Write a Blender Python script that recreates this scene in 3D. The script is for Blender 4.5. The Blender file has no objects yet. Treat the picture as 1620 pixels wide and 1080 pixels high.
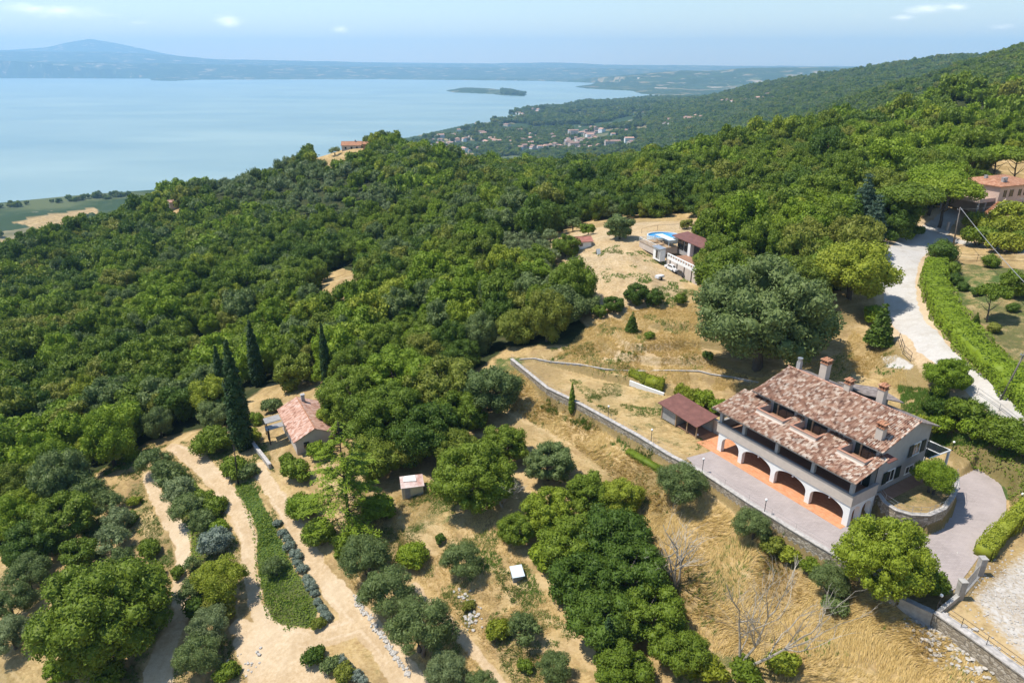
import bpy, math, random
import numpy as np
from mathutils import Vector, Matrix

R = math.radians
S = bpy.context.scene
COL = S.collection

# ---------------------------------------------------------------- camera, sky, sun, exposure
PITCH = R(22.3); CAMH = 50.0; FPX = 1080.0
cd = bpy.data.cameras.new('camera'); cam = bpy.data.objects.new('camera', cd); COL.objects.link(cam)
cam.location = (0, 0, CAMH); cam.rotation_euler = (R(90) - PITCH, 0, 0)
cd.lens = 24; cd.sensor_width = 36; cd.clip_start = 0.5; cd.clip_end = 90000
S.camera = cam
S.view_settings.view_transform = 'Standard'; S.view_settings.look = 'None'
S.view_settings.exposure = 0.45; S.view_settings.gamma = 1
S.render.engine = 'CYCLES'
cy = S.cycles
cy.max_bounces = 5; cy.diffuse_bounces = 2; cy.glossy_bounces = 2; cy.transmission_bounces = 3
cy.volume_bounces = 1; cy.transparent_max_bounces = 6; cy.use_denoising = True
cy.caustics_reflective = False; cy.caustics_refractive = False

SUN_EL = R(63); SUN_AZ = R(-86)          # azimuth from +Y, clockwise: the sun stands on the left
sundir = Vector((math.sin(SUN_AZ) * math.cos(SUN_EL), math.cos(SUN_AZ) * math.cos(SUN_EL), math.sin(SUN_EL)))
sl = bpy.data.lights.new('sun', 'SUN'); sl.energy = 4.6; sl.angle = R(0.5); sl.color = (1.0, 0.95, 0.86)
so = bpy.data.objects.new('sun', sl); COL.objects.link(so)
so.rotation_euler = sundir.to_track_quat('Z', 'Y').to_euler()

world = bpy.data.worlds.new('World'); S.world = world; world.use_nodes = True
nt = world.node_tree; nt.nodes.clear()
wo = nt.nodes.new('ShaderNodeOutputWorld'); bg = nt.nodes.new('ShaderNodeBackground'); bg.inputs[1].default_value = 0.125
sky = nt.nodes.new('ShaderNodeTexSky'); sky.sky_type = 'NISHITA'; sky.sun_disc = False
sky.sun_elevation = SUN_EL; sky.sun_rotation = SUN_AZ; sky.altitude = 400; sky.air_density = 1.25; sky.dust_density = 0.1; sky.ozone_density = 3.0
tc = nt.nodes.new('ShaderNodeTexCoord')
def wnode(t, **k):
    n = nt.nodes.new(t)
    for a, b in k.items(): setattr(n, a, b)
    return n
# small fair-weather clouds low over the horizon: soft blobs broken up by noise
mp = wnode('ShaderNodeMapping'); mp.inputs['Scale'].default_value = (26, 26, 75)
nz = wnode('ShaderNodeTexNoise'); nz.inputs['Scale'].default_value = 1.0; nz.inputs['Detail'].default_value = 8; nz.inputs['Roughness'].default_value = .68
nt.links.new(tc.outputs['Generated'], mp.inputs[0]); nt.links.new(mp.outputs[0], nz.inputs[0])
acc = None
CL = [(55,14,45,9,.9),(95,18,60,11,.95),(150,22,50,8,.6),(215,36,60,7,.5),(362,36,26,12,1.0),(405,44,40,8,.35),(538,47,17,7,1.0),(1465,15,34,9,1.0),(1430,28,26,6,.8),(1510,11,22,7,.9),(1585,43,20,6,.9),(1620,14,40,6,.4),(1360,26,40,8,.4),(300,30,60,7,.35),(1240,42,40,5,.25)]
for (px, py, rw, rh, st) in CL:
    d = Vector(((px - 810) / FPX, math.cos(PITCH) + (540 - py) / FPX * math.sin(PITCH), -math.sin(PITCH) + (540 - py) / FPX * math.cos(PITCH))).normalized()
    sub = wnode('ShaderNodeVectorMath', operation='SUBTRACT'); sub.inputs[1].default_value = d
    nt.links.new(tc.outputs['Generated'], sub.inputs[0])
    ml = wnode('ShaderNodeVectorMath', operation='MULTIPLY'); ml.inputs[1].default_value = (FPX / rw, FPX / rw, FPX / rh)
    nt.links.new(sub.outputs[0], ml.inputs[0])
    ln = wnode('ShaderNodeVectorMath', operation='LENGTH'); nt.links.new(ml.outputs[0], ln.inputs[0])
    mr = wnode('ShaderNodeMapRange'); mr.inputs[1].default_value = 1.5; mr.inputs[2].default_value = 0.0; mr.inputs[3].default_value = 0; mr.inputs[4].default_value = st
    nt.links.new(ln.outputs['Value'], mr.inputs[0])
    if acc is None: acc = mr.outputs[0]
    else:
        mx = wnode('ShaderNodeMath', operation='MAXIMUM'); nt.links.new(acc, mx.inputs[0]); nt.links.new(mr.outputs[0], mx.inputs[1]); acc = mx.outputs[0]
mul = wnode('ShaderNodeMath', operation='ADD'); nt.links.new(acc, mul.inputs[0]); nt.links.new(nz.outputs['Fac'], mul.inputs[1])
cr = wnode('ShaderNodeMapRange'); cr.inputs[1].default_value = .86; cr.inputs[2].default_value = 1.75; cr.inputs[3].default_value = 0; cr.inputs[4].default_value = .8
cr.interpolation_type = 'SMOOTHSTEP'
nt.links.new(mul.outputs[0], cr.inputs[0])
cm = wnode('ShaderNodeMix', data_type='RGBA'); cm.inputs[7].default_value = (16, 15.8, 15.5, 1)
nt.links.new(cr.outputs[0], cm.inputs[0]); nt.links.new(sky.outputs[0], cm.inputs[6])
nt.links.new(cm.outputs[2], bg.inputs[0]); nt.links.new(bg.outputs[0], wo.inputs[0])

# ---------------------------------------------------------------- small helpers
rng = np.random.default_rng(7)
def tag(o, label=None, cat=None, group=None, kind=None):
    if label: o['label'] = label
    if cat: o['category'] = cat
    if group: o['group'] = group
    if kind: o['kind'] = kind
    return o
def empty(name, loc, rz=0, label=None, cat=None, group=None, kind=None):
    o = bpy.data.objects.new(name, None); COL.objects.link(o); o.empty_display_size = .2
    o.location = loc; o.rotation_euler = (0, 0, rz)
    return tag(o, label, cat, group, kind)
def np_mesh(name, V, faces, mats=(), midx=None, smooth=False):
    """V (n,3); faces (m,k) array or list of arrays"""
    me = bpy.data.meshes.new(name)
    V = np.asarray(V, dtype=np.float32)
    if not isinstance(faces, list): faces = [faces]
    faces = [np.asarray(f, dtype=np.int32) for f in faces if len(f)]
    me.vertices.add(len(V)); me.vertices.foreach_set('co', V.ravel())
    tot = sum(f.size for f in faces); nf = sum(len(f) for f in faces)
    me.loops.add(tot); me.loops.foreach_set('vertex_index', np.concatenate([f.ravel() for f in faces]))
    me.polygons.add(nf)
    ls = []; st = 0
    for f in faces:
        k = f.shape[1]; ls.append(st + np.arange(len(f)) * k); st += f.size
    me.polygons.foreach_set('loop_start', np.concatenate(ls).astype(np.int32))
    for m in mats: me.materials.append(m)
    if midx is not None: me.polygons.foreach_set('material_index', np.asarray(midx, dtype=np.int32))
    if smooth: me.polygons.foreach_set('use_smooth', np.ones(nf, dtype=bool))
    me.update(calc_edges=True)
    return me
def link(name, me, parent=None):
    o = bpy.data.objects.new(name, me); COL.objects.link(o)
    if parent is not None: o.parent = parent
    return o
class MB:
    """collects boxes, prisms and tubes, links them as one mesh"""
    def __init__(s): s.v = []; s.f = []; s.m = []
    def add(s, vs, fs, m=0):
        b = len(s.v); s.v += [tuple(map(float, p)) for p in vs]; s.f += [[b + i for i in f] for f in fs]; s.m += [m] * len(fs); return s
    def box(s, x0, x1, y0, y1, z0, z1, m=0):
        vs = [(x0,y0,z0),(x1,y0,z0),(x1,y1,z0),(x0,y1,z0),(x0,y0,z1),(x1,y0,z1),(x1,y1,z1),(x0,y1,z1)]
        return s.add(vs, [(0,3,2,1),(4,5,6,7),(0,1,5,4),(1,2,6,5),(2,3,7,6),(3,0,4,7)], m)
    def slab(s, quad, th, m=0):
        """top quad/polygon (ccw from above), extruded straight down by th"""
        n = len(quad); vs = list(quad) + [(p[0], p[1], p[2] - th) for p in quad]
        fs = [tuple(range(n)), tuple(range(2 * n - 1, n - 1, -1))] + [(i, n + i, n + (i + 1) % n, (i + 1) % n) for i in range(n)]
        return s.add(vs, fs, m)
    def tube(s, pts, rad, n=6, m=0, cap=True):
        pts = [Vector(p) for p in pts]; rr = rad if hasattr(rad, '__len__') else [rad] * len(pts)
        vs = []
        for i, p in enumerate(pts):
            d = (pts[min(i + 1, len(pts) - 1)] - pts[max(i - 1, 0)]); d = d.normalized() if d.length > 1e-9 else Vector((0, 0, 1))
            a = d.orthogonal().normalized() if abs(d.z) < .95 else d.cross(Vector((0, 1, 0))).normalized()
            b = d.cross(a)
            for k in range(n):
                t = 2 * math.pi * k / n; vs.append(p + (a * math.cos(t) + b * math.sin(t)) * rr[i])
        fs = []
        for i in range(len(pts) - 1):
            for k in range(n): fs.append((i*n+k, i*n+(k+1)%n, (i+1)*n+(k+1)%n, (i+1)*n+k))
        if cap: fs += [tuple(range(n))[::-1], tuple((len(pts)-1)*n + k for k in range(n))]
        return s.add(vs, fs, m)
    def ball(s, c, r, m=0, n=8, sz=1.0):
        vs = [(c[0], c[1], c[2] - r*sz)]; rings = n // 2
        for i in range(1, rings):
            a = -math.pi / 2 + math.pi * i / rings
            for k in range(n): vs.append((c[0] + r*math.cos(a)*math.cos(2*math.pi*k/n), c[1] + r*math.cos(a)*math.sin(2*math.pi*k/n), c[2] + r*sz*math.sin(a)))
        vs.append((c[0], c[1], c[2] + r*sz)); L = len(vs) - 1; fs = []
        for k in range(n):
            fs.append((0, 1 + (k+1) % n, 1 + k)); fs.append((L, L - n + k, L - n + (k+1) % n))
            for i in range(rings - 2): b = 1 + i * n; fs.append((b+k, b+(k+1)%n, b+n+(k+1)%n, b+n+k))
        return s.add(vs, fs, m)
    def build(s, name, mats, parent=None, smooth=False):
        me = bpy.data.meshes.new(name); me.from_pydata(s.v, [], s.f)
        for mt in (mats if isinstance(mats, (list, tuple)) else [mats]): me.materials.append(mt)
        me.polygons.foreach_set('material_index', np.array(s.m, dtype=np.int32))
        if smooth: me.polygons.foreach_set('use_smooth', np.ones(len(s.f), dtype=bool))
        me.update(); return link(name, me, parent)
def copy_tree(o, parent=None):
    c = o.copy(); COL.objects.link(c); c.parent = parent
    for ch in list(o.children): copy_tree(ch, c)
    return c

# ---------------------------------------------------------------- terrain (heights in metres, 0 = villa level, lake at LAKE)
LAKE = -217.0
cP, sP = math.cos(PITCH), math.sin(PITCH)
def ray(px, py):
    a = (px - 810) / FPX; b = (540 - py) / FPX
    return np.array([a, cP + b * sP, -sP + b * cP])
def at_z(px, py, z):
    d = ray(px, py); return np.array([0, 0, CAMH]) + d * (z - CAMH) / d[2]
def project(x, y, z):
    z = z - CAMH; dep = y * cP - z * sP; up = y * sP + z * cP
    return 810 + FPX * x / dep, 540 - FPX * up / dep, dep
# survey of the near hillside: sight line (px, py), ground height, and height of what the line meets there (canopy)
SV = [
 (1137,713,-.45,0),(1340,830,-.45,0),(1560,800,-.3,0),(1510,900,-.4,0),(1250,780,-.45,0),(1480,940,-.45,0),(1200,900,-3.6,0),(1420,975,-1.8,0),
 (1620,665,6.5,0),(1560,625,7,0),(1500,580,8,0),(1450,530,9,0),(1420,450,10.5,0),(1440,385,12.3,0),(1490,360,13.3,0),(1585,330,16,0),(1640,330,17,0),
 (1500,690,1.2,0),(1560,722,1.6,0),(1610,750,2.0,0),(1600,695,4.0,0),(1530,660,4.2,0),(1450,650,3.2,0),(1430,620,4.0,0),(1380,570,5.0,0),(1330,600,3,0),(1300,540,5,0),(1370,510,7,0),(1660,800,1.8,0),
 (1560,480,11.5,0),(1560,430,12.5,0),(1600,540,10,0),(1620,400,13.5,0),(1640,600,9.,0),
 (1100,700,-.5,0),(1010,640,-.3,0),(930,600,-.3,0),(850,575,-.8,0),(1100,610,.5,0),(1000,575,1.4,0),(1100,575,1.8,0),(1180,600,1.2,0),
 (1000,550,3.0,0),(1100,540,3.4,0),(950,540,2.2,0),(1000,500,4.6,0),(1100,500,5.0,0),(1000,450,6.2,0),(1090,440,5.2,0),(1052,413,6.6,0),(1100,434,5.0,0),(1025,400,7.0,0),(1110,460,5.6,0),(1000,400,7.6,0),(940,430,5.5,0),(890,410,4.2,0),(1070,385,8.2,0),(920,385,6.5,0),(1000,358,6.6,0),(1100,352,7,0),(1030,375,8.4,0),
 (1200,530,4.5,0),(1250,450,7,3),(1350,450,9.5,3),
 (870,650,-3.6,0),(950,700,-3.2,0),(1050,770,-3.0,0),(1150,850,-3.4,0),(820,610,-2.6,0),(1250,900,-4,0),(1350,960,-2.8,0),(1500,1030,-2.4,0),(1620,1090,-2.6,0),(1550,960,-.6,0),(1620,880,-.2,0),(1620,1040,-.8,0),
 (1300,1000,-5,0),(1200,1050,-7,0),(1050,900,-6,0),(1000,800,-5.6,0),(900,1000,-10.3,0),(800,900,-9,0),(800,750,-6.5,0),(760,640,-4.8,0),(700,900,-10.5,0),(650,950,-11.5,0),(600,1010,-13,0),(600,850,-10.8,0),(500,780,-11.2,0),(470,700,-10.6,0),(420,745,-11.8,0),(450,900,-13.6,0),(400,1000,-15.5,0),(550,1080,-14.5,0),(800,1080,-12.5,0),(1000,1080,-10,0),
 (300,720,-14.3,0),(250,850,-16.5,0),(150,900,-18,0),(50,1040,-19,0),(250,1060,-17.8,0),(0,850,-20.5,0),(-150,900,-23,0),(-150,700,-27,5),
 (0,700,-24,5),(0,600,-27,6),(0,500,-36,6),(0,430,-47,8),(0,372,-60,10),(-200,600,-34,6),(-200,450,-52,6),(-200,390,-70,10),
 (200,650,-18,6),(200,550,-22,6),(200,450,-32,6),(200,380,-44,8),(190,325,-54,10),
 (400,620,-14,6),(400,500,-21,6),(400,400,-28,6),(400,330,-34,6),(400,268,-32,10),(300,300,-46,10),(540,445,-16,0),(480,300,-22,5),(560,250,-8,0),(560,232,-5,0),(640,240,-8,5),(700,245,-21,9),
 (600,560,-9,6),(600,480,-12,6),(600,400,-16,6),(600,320,-20,6),(680,600,-7,6),(760,560,-4,6),(700,480,-8,6),(800,470,-3,6),(800,420,-2,3),(800,340,-4,6),(800,290,-10,6),(800,262,-22,9),
 (900,330,0,6),(900,290,-4,6),(900,264,-18,9),(1000,320,4,6),(1000,280,3,6),(1000,250,-5,9),(1100,320,8,6),(1100,260,7,6),(1100,228,-1,9),
 (1200,400,8,7),(1200,330,9,7),(1200,260,10,7),(1200,206,4,9),(1300,400,11,7),(1300,330,13,7),(1300,250,15,7),(1300,190,12,9),(1400,330,14,8),(1400,260,18,8),(1400,200,22,8),(1400,168,22,9),
 (1500,260,17,7),(1500,210,20,6),(1500,160,24,6),(1560,195,24,0),(1620,250,18,6),(1620,200,22,5),(1620,155,27,6),(1750,250,20,6),(1750,180,30,6),(1750,400,17,0),(1750,600,11,0),(1750,900,1,0),
]
# survey behind the crests: (px, distance, height)
SD = [
 (-400,600,-120),(-400,900,-213),(-400,1100,-215),(-150,540,-120),(-150,850,-205),(0,540,-108),(0,700,-140),(0,850,-190),(0,1000,-214),(0,1200,-215.5),(200,620,-110),(200,850,-170),(200,1050,-213),(200,1300,-215.5),
 (380,700,-90),(400,900,-140),(400,1200,-214),(450,800,-57),(450,950,-80),(470,1250,-214),(420,760,-62),(560,700,-62),(560,1000,-150),(560,1400,-215),(700,760,-75),(700,1100,-160),(700,1700,-214),
 (800,750,-75),(800,1100,-140),(800,1600,-198),(800,2200,-214),(900,700,-60),(900,1100,-140),(900,1700,-190),(900,2400,-212),(1000,600,-35),(1000,1000,-120),(1000,1500,-168),(1000,2000,-172),(1000,2600,-176),(1000,3500,-178),(1000,4700,-196),(900,3400,-206),
 (1100,560,-22),(1100,1000,-105),(1100,1800,-145),(1100,2500,-142),(1100,3200,-140),(1100,4300,-170),(1100,5500,-208),(800,3000,-214),
 (1200,560,-15),(1200,1000,-80),(1200,1800,-97),(1200,2300,-88),(1200,2800,-70),(1200,3300,-58),(1200,4500,-150),(1200,5500,-208),
 (1300,560,-5),(1300,900,-42),(1300,1300,-34),(1300,1650,-60),(1300,2100,-38),(1300,2800,-10),(1300,4200,-110),(1300,5500,-205),
 (1400,480,5),(1400,750,-12),(1400,1150,2),(1420,1350,6),(1400,1750,-25),(1400,2100,-12),(1400,2700,27),(1400,4000,-80),
 (1500,450,14),(1500,750,2),(1500,1300,26),(1500,1700,0),(1500,2550,52),(1500,4000,-60),
 (1620,430,22),(1620,600,12),(1620,900,27),(1620,1300,62),(1620,1800,40),(1620,2500,55),(1620,4000,-40),(1800,430,30),(1800,1300,95),(1800,2500,60),(2000,1300,100),(2000,3000,20),
 (600,3000,-214),(300,3000,-214),(-400,3000,-214),(500,5500,-214),(1000,6000,-212),(1400,6000,-190),(1800,6000,-180),(0,6000,-214),
 (-400,30,-24),(200,30,-18),(810,30,-13),(1400,30,-6),(1900,30,-3),
]
_c = []
for px, py, z, ch in SV:
    w = at_z(px, py, z + ch); _c.append((w[0], w[1], z))
for px, d, z in SD:
    # azimuth of that image column measured at the horizon
    t = (px - 810) / FPX * cP; a = math.atan(t); _c.append((d * math.sin(a), d * math.cos(a), z))
_c = np.array(_c)
def warp(x, y):
    r = np.hypot(x, y); return np.stack([np.arctan2(x, y) * 1.25, np.log(r)], -1)
_cw = warp(_c[:, 0], _c[:, 1])
def _ker(d2): return np.sqrt(d2 + .0006)
_A = _ker(((_cw[:, None] - _cw[None]) ** 2).sum(-1)) - 1e-4 * np.eye(len(_cw)) * -1
_n = len(_cw)
_M = np.zeros((_n + 3, _n + 3)); _M[:_n, :_n] = _A; _M[:_n, _n] = 1; _M[:_n, _n+1:] = _cw; _M[_n, :_n] = 1; _M[_n+1:, :_n] = _cw.T
_W = np.linalg.solve(_M, np.concatenate([_c[:, 2], [0, 0, 0]]))
def rbf(x, y):
    sh = x.shape; p = warp(x.ravel(), y.ravel()); out = np.empty(len(p))
    for i in range(0, len(p), 8000):
        q = p[i:i+8000]; d2 = (q[:, 0:1] - _cw[None, :, 0]) ** 2 + (q[:, 1:2] - _cw[None, :, 1]) ** 2
        out[i:i+8000] = _ker(d2) @ _W[:_n] + _W[_n] + q @ _W[_n+1:]
    return out.reshape(sh)
# value noise on numpy
_perm = rng.random((256, 256))
def vnoise(x, y):
    xi = np.floor(x).astype(int); yi = np.floor(y).astype(int); fx = x - xi; fy = y - yi
    fx = fx*fx*(3-2*fx); fy = fy*fy*(3-2*fy)
    a = _perm[xi & 255, yi & 255]; b = _perm[(xi+1) & 255, yi & 255]; c = _perm[xi & 255, (yi+1) & 255]; d = _perm[(xi+1) & 255, (yi+1) & 255]
    return (a*(1-fx)+b*fx)*(1-fy) + (c*(1-fx)+d*fx)*fy
def fbm(x, y, n=4):
    s = 0; a = .5
    for i in range(n): s = s + a * (vnoise(x * 2**i + 17*i, y * 2**i + 31*i) - .5); a *= .5
    return s
def sdist(x, y, poly):
    """signed distance to a closed polygon, positive inside"""
    poly = np.asarray(poly)[:, :2]; d = np.full(x.shape, 1e18); ins = np.zeros(x.shape, bool); n = len(poly)
    for i in range(n):
        ax, ay = poly[i]; bx, by = poly[(i+1) % n]; ex, ey = bx-ax, by-ay
        t = np.clip(((x-ax)*ex + (y-ay)*ey) / (ex*ex+ey*ey+1e-12), 0, 1)
        d = np.minimum(d, (x-ax-t*ex)**2 + (y-ay-t*ey)**2)
        if ay != by:
            c = ((ay > y) != (by > y)) & (x < (bx-ax)*(y-ay)/(by-ay)+ax); ins ^= c
    d = np.sqrt(d); return np.where(ins, d, -d)
def pdist(x, y, line, w):
    """distance to a polyline minus its local half width (negative on the track)"""
    d = np.full(x.shape, 1e9)
    for i in range(len(line) - 1):
        ax, ay = line[i][:2]; bx, by = line[i+1][:2]; ex, ey = bx-ax, by-ay
        t = np.clip(((x-ax)*ex + (y-ay)*ey) / (ex*ex+ey*ey+1e-12), 0, 1)
        d = np.minimum(d, np.hypot(x-ax-t*ex, y-ay-t*ey) - (w[i]*(1-t) + w[i+1]*t))
    return d
def sstep(a, b, x):
    t = np.clip((x-a)/(b-a), 0, 1); return t*t*(3-2*t)

TH = np.radians(np.linspace(-54, 54, 760))
RR = np.concatenate([np.exp(np.arange(math.log(22), math.log(260), .0052)), np.exp(np.arange(math.log(260), math.log(31000), .0115))])
GX = RR[:, None] * np.sin(TH)[None]; GY = RR[:, None] * np.cos(TH)[None]
GR = np.broadcast_to(RR[:, None], GX.shape)
GZ = rbf(GX, GY)
# shore lines and the island, traced on the water level
def onlake(pts): return [at_z(px, py, LAKE)[:2] for px, py in pts]
LAKEP = onlake([(-900,395),(-400,357),(0,322),(130,309),(270,297),(420,275),(560,235),(650,217),(690,208),(745,196),(800,192),(838,187),(802,181),(835,175),(870,173),(905,169),(910,166),(912,163),(960,165),(1030,156),(1050,151),(1015,149),(1000,144),(930,140.5),(908,137.5),(930,134.8),(1000,134.5),(930,131),(850,128.3),(600,125.6),(318,126.3),(270,128.5),(240,127.5),(238,124.7),(0,124),(-500,123)])
ISL = onlake([(706,144),(730,141.5),(760,142.5),(790,144),(834,149.5),(828,152.5),(795,151),(780,149),(745,147.5),(720,146.5)])
far = GR > 700
inl = np.where(far, sdist(GX, GY, LAKEP), -1e3)
isl = np.where((GR > 4000) & (GR < 9000), sdist(GX, GY, ISL), -1e3)
land = np.maximum(GZ, LAKE + 1.6 + 1.2 * vnoise(GX/90, GY/90))
# beyond six kilometres: plain, then ranges of hills given by their sky lines
PXc = 810 + FPX * np.tan(TH) / cP
def range_of_hills(prof, dist, near, back, amp):
    xs, ys = zip(*prof); yy = np.interp(PXc, xs, ys); b = (540 - yy) / FPX
    top = CAMH + dist * (-sP + b * cP) / (cP + b * sP)
    top = top + amp * fbm(PXc / 23., PXc * 0 + dist / 977., 5)
    bump = np.where(RR < dist, np.exp(-((dist - RR) / near) ** 2), np.exp(-((RR - dist) / back) ** 2))
    return (LAKE - 20) + (top - LAKE + 20)[None] * bump[:, None]
w6 = sstep(5200, 6500, GR); land = land * (1 - w6) + (LAKE + 3 + 8 * vnoise(GX / 700, GY / 700)) * w6
hl = [range_of_hills([(-400,88),(0,84.5),(165,84),(250,87),(340,94),(440,96),(530,97.5),(640,101),(760,101),(880,99),(960,103),(1200,104.5),(1700,104)], 21000, 4200, 9000, 30),
      range_of_hills([(-400,95),(60,97),(300,101),(600,106),(800,107),(1000,109),(1100,112),(1700,112)], 15500, 1900, 2500, 30),
      range_of_hills([(-400,84),(20,82.5),(80,78.5),(112,72),(150,66.5),(186,71.5),(235,80.5),(262,86),(330,96),(1700,110)], 27000, 3000, 3500, 14),
      range_of_hills([(-400,132),(870,132),(960,122),(1040,115),(1080,112),(1135,111.5),(1180,107.5),(1250,106.5),(1345,106),(1500,108),(1800,108)], 9800, 1500, 2500, 14)]
for k in hl: land = np.maximum(land, k)
land = np.maximum(land, np.where(isl > -50, LAKE + 2 + 24 * sstep(0, 130, isl), -1e4))
GZ = np.where(far, np.where((inl > 0) & (isl < 0), LAKE - 4, np.where(inl > -90, np.minimum(land, LAKE + 1.5 + np.abs(inl) * .12 + 200 * (isl > 0)), land)), GZ)
roughm = sstep(200, 600, GR)
GZ = GZ + fbm(GX/1.7, GY/1.7, 3) * .16 * (1 - roughm) + fbm(GX / 9, GY / 9, 3) * .7 * (1 - roughm) + fbm(GX/60, GY/60, 4) * 14 * roughm * ((inl < -150) | ~far)

GZ = np.where(far & ((inl < 0) | (isl > 0)), np.maximum(GZ, LAKE + 1.3), GZ)

def ground(x, y):
    x = np.asarray(x, float); y = np.asarray(y, float)
    r = np.hypot(x, y); th = np.arctan2(x, y)
    j = np.clip((th - TH[0]) / (TH[1] - TH[0]), 0, len(TH) - 1.001); i = np.clip(np.searchsorted(RR, r) - 1, 0, len(RR) - 2)
    fi = np.clip((r - RR[i]) / (RR[i+1] - RR[i]), 0, 1); j0 = j.astype(int); fj = j - j0
    return (GZ[i, j0]*(1-fi) + GZ[i+1, j0]*fi)*(1-fj) + (GZ[i, j0+1]*(1-fi) + GZ[i+1, j0+1]*fi)*fj
_tt = np.exp(np.arange(math.log(24), math.log(30000), .002))
def hit(px, py, off=0.0):
    """the point where the sight line meets the ground raised by off, and its distance"""
    d = ray(px, py); x = d[0] * _tt; y = d[1] * _tt; z = CAMH + d[2] * _tt - off
    g = ground(x, y); k = np.argmax(z < g)
    if not (z < g).any(): k = len(_tt) - 1
    if k > 0:
        a = z[k-1] - g[k-1]; b = z[k] - g[k]; f = a / (a - b + 1e-9); t = _tt[k-1] * (1-f) + _tt[k] * f
    else: t = _tt[0]
    return np.array([d[0] * t, d[1] * t, float(ground(d[0]*t, d[1]*t))]), t
def P(px, py): return hit(px, py)[0]
def flatten(poly, z, inner=.1, outer=.8):
    sd = sdist(GX, GY, poly) * (GR < 400) - (GR >= 400) * 1e3; w = sstep(-outer, inner, sd)
    GZ[:] = GZ * (1 - w) + z * w
def smooth_track(pts, wpx):
    """world polyline along a track, and its half widths"""
    L = []; W = []
    for (a, b), w in zip(pts, wpx):
        p, dep = hit(a, b); L.append(p); W.append(w / 2 * dep / FPX)
    return L, W
def zp(pts, z): return [at_z(a, b, z) for a, b in pts]

# the villa's own frame
VO = np.array([28.613, 83.233, 0.0]); VA = R(-58.86); ve1 = np.array([math.cos(VA), math.sin(VA), 0]); ve2 = np.array([-math.sin(VA), math.cos(VA), 0])
def VL(s, t, z=0): return VO + ve1 * s + ve2 * t + np.array([0, 0, z])
GRD = -.45
WALLPX = [(809,569),(866,615),(912,637),(1007,689),(1061,722),(1111,748),(1184,796),(1258,842),(1317,877),(1370,912),(1420,946)]
WALLZ = [-1.1,-.9,-.75,-.6,-.5,-.4,-.4,-.4,-.4,-.4,-.4]
WALL = [at_z(a, b, z) for (a, b), z in zip(WALLPX, WALLZ)]
TERR = [WALL[0], *WALL[1:], at_z(1480,968,-.4), at_z(1520,925,-.45), at_z(1560,880,-.45), at_z(1600,810,-.4), at_z(1594,770,-.3), at_z(1545,738,-.3), VL(22, 17), VL(10, 14), VL(-3, 10), at_z(1100,630,-.3), at_z(1010,610,-.3), at_z(940,592,-.4), at_z(850,572,-.9)]
sd = sdist(GX, GY, TERR); zt = np.interp(GX * ve1[0] + GY * ve1[1], [np.dot(WALL[0][:2], ve1[:2]), np.dot(WALL[4][:2], ve1[:2])], [-1.15, -.47])
wt = sstep(-.55, .0, sd) * (GR < 260)
GZ[:] = GZ * (1 - wt) + (zt + .05 * fbm(GX, GY, 2) * (zt < -.5)) * wt
# lower ground on the field side of the wall
ld = pdist(GX, GY, WALL, [0] * len(WALL)); side = (sd < 0)
low = np.where(side & (ld < 3.5), 1.0, 0) * sstep(3.5, .7, ld)
GZ[:] = np.where(low > 0, GZ * (1 - low) + np.minimum(GZ, zt - .75) * low, GZ)
# long wall on the lower right: the rubble field above, the dry field below
WALL2PX = [(1481,966),(1520,992),(1560,1020),(1620,1064),(1700,1122)]
WALL2 = [at_z(a, b, -.1) for a, b in WALL2PX]
up2 = [*WALL2, at_z(1760,1000,-.4), at_z(1720,800,0), at_z(1600,830,-.3), at_z(1545,900,-.45)]
sd2 = sdist(GX, GY, up2); w2 = sstep(-.5, .1, sd2) * (GR < 200); GZ[:] = GZ * (1-w2) + (-.5 + .25 * fbm(GX/2, GY/2, 3)) * w2
ld2 = pdist(GX, GY, WALL2, [0] * len(WALL2)); low = np.where((sd2 < 0) & (ld2 < 5), 1., 0.) * sstep(5, .8, ld2) * (GR < 200)
GZ[:] = GZ * (1 - low) + np.minimum(GZ, -1.9) * low
# raised garden at the gable end of the villa
GARZ = 1.9
GARC = [at_z(a, b, 2.05) for a, b in [(1391,781),(1400,794),(1418,806),(1442,813),(1469,814),(1493,804),(1507,785),(1514,768),(1513,752)]]
GARP = [VL(19.7, 4.6), *GARC, VL(24.2, 14.6), VL(19.7, 14.6)]
flatten(GARP, GARZ, .05, .45)
# terraces of the slope between villa and pool house
_tp = [at_z(*q) for q in ((925,592,.4),(945,545,2),(955,505,3.8),(1000,478,5),(1110,478,6),(1180,525,5),(1215,580,2.6),(1200,603,1.2),(1100,592,.8))]
_w = sstep(-1.5, 2.5, sdist(GX, GY, _tp)) * (GR < 200); _per = 1.15; _f = GZ / _per; GZ[:] = GZ * (1 - _w) + _per * (np.floor(_f) + sstep(.62, .98, _f - np.floor(_f))) * _w
_mp = [at_z(*q) for q in ((885,405,4),(935,385,6),(1000,395,7.5),(1060,440,7),(1040,470,6),(960,470,5))]
GZ[:] += sstep(-2, 4, sdist(GX, GY, _mp)) * (GR < 220) * fbm(GX / 5, GY / 5, 3) * 2.6
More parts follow.
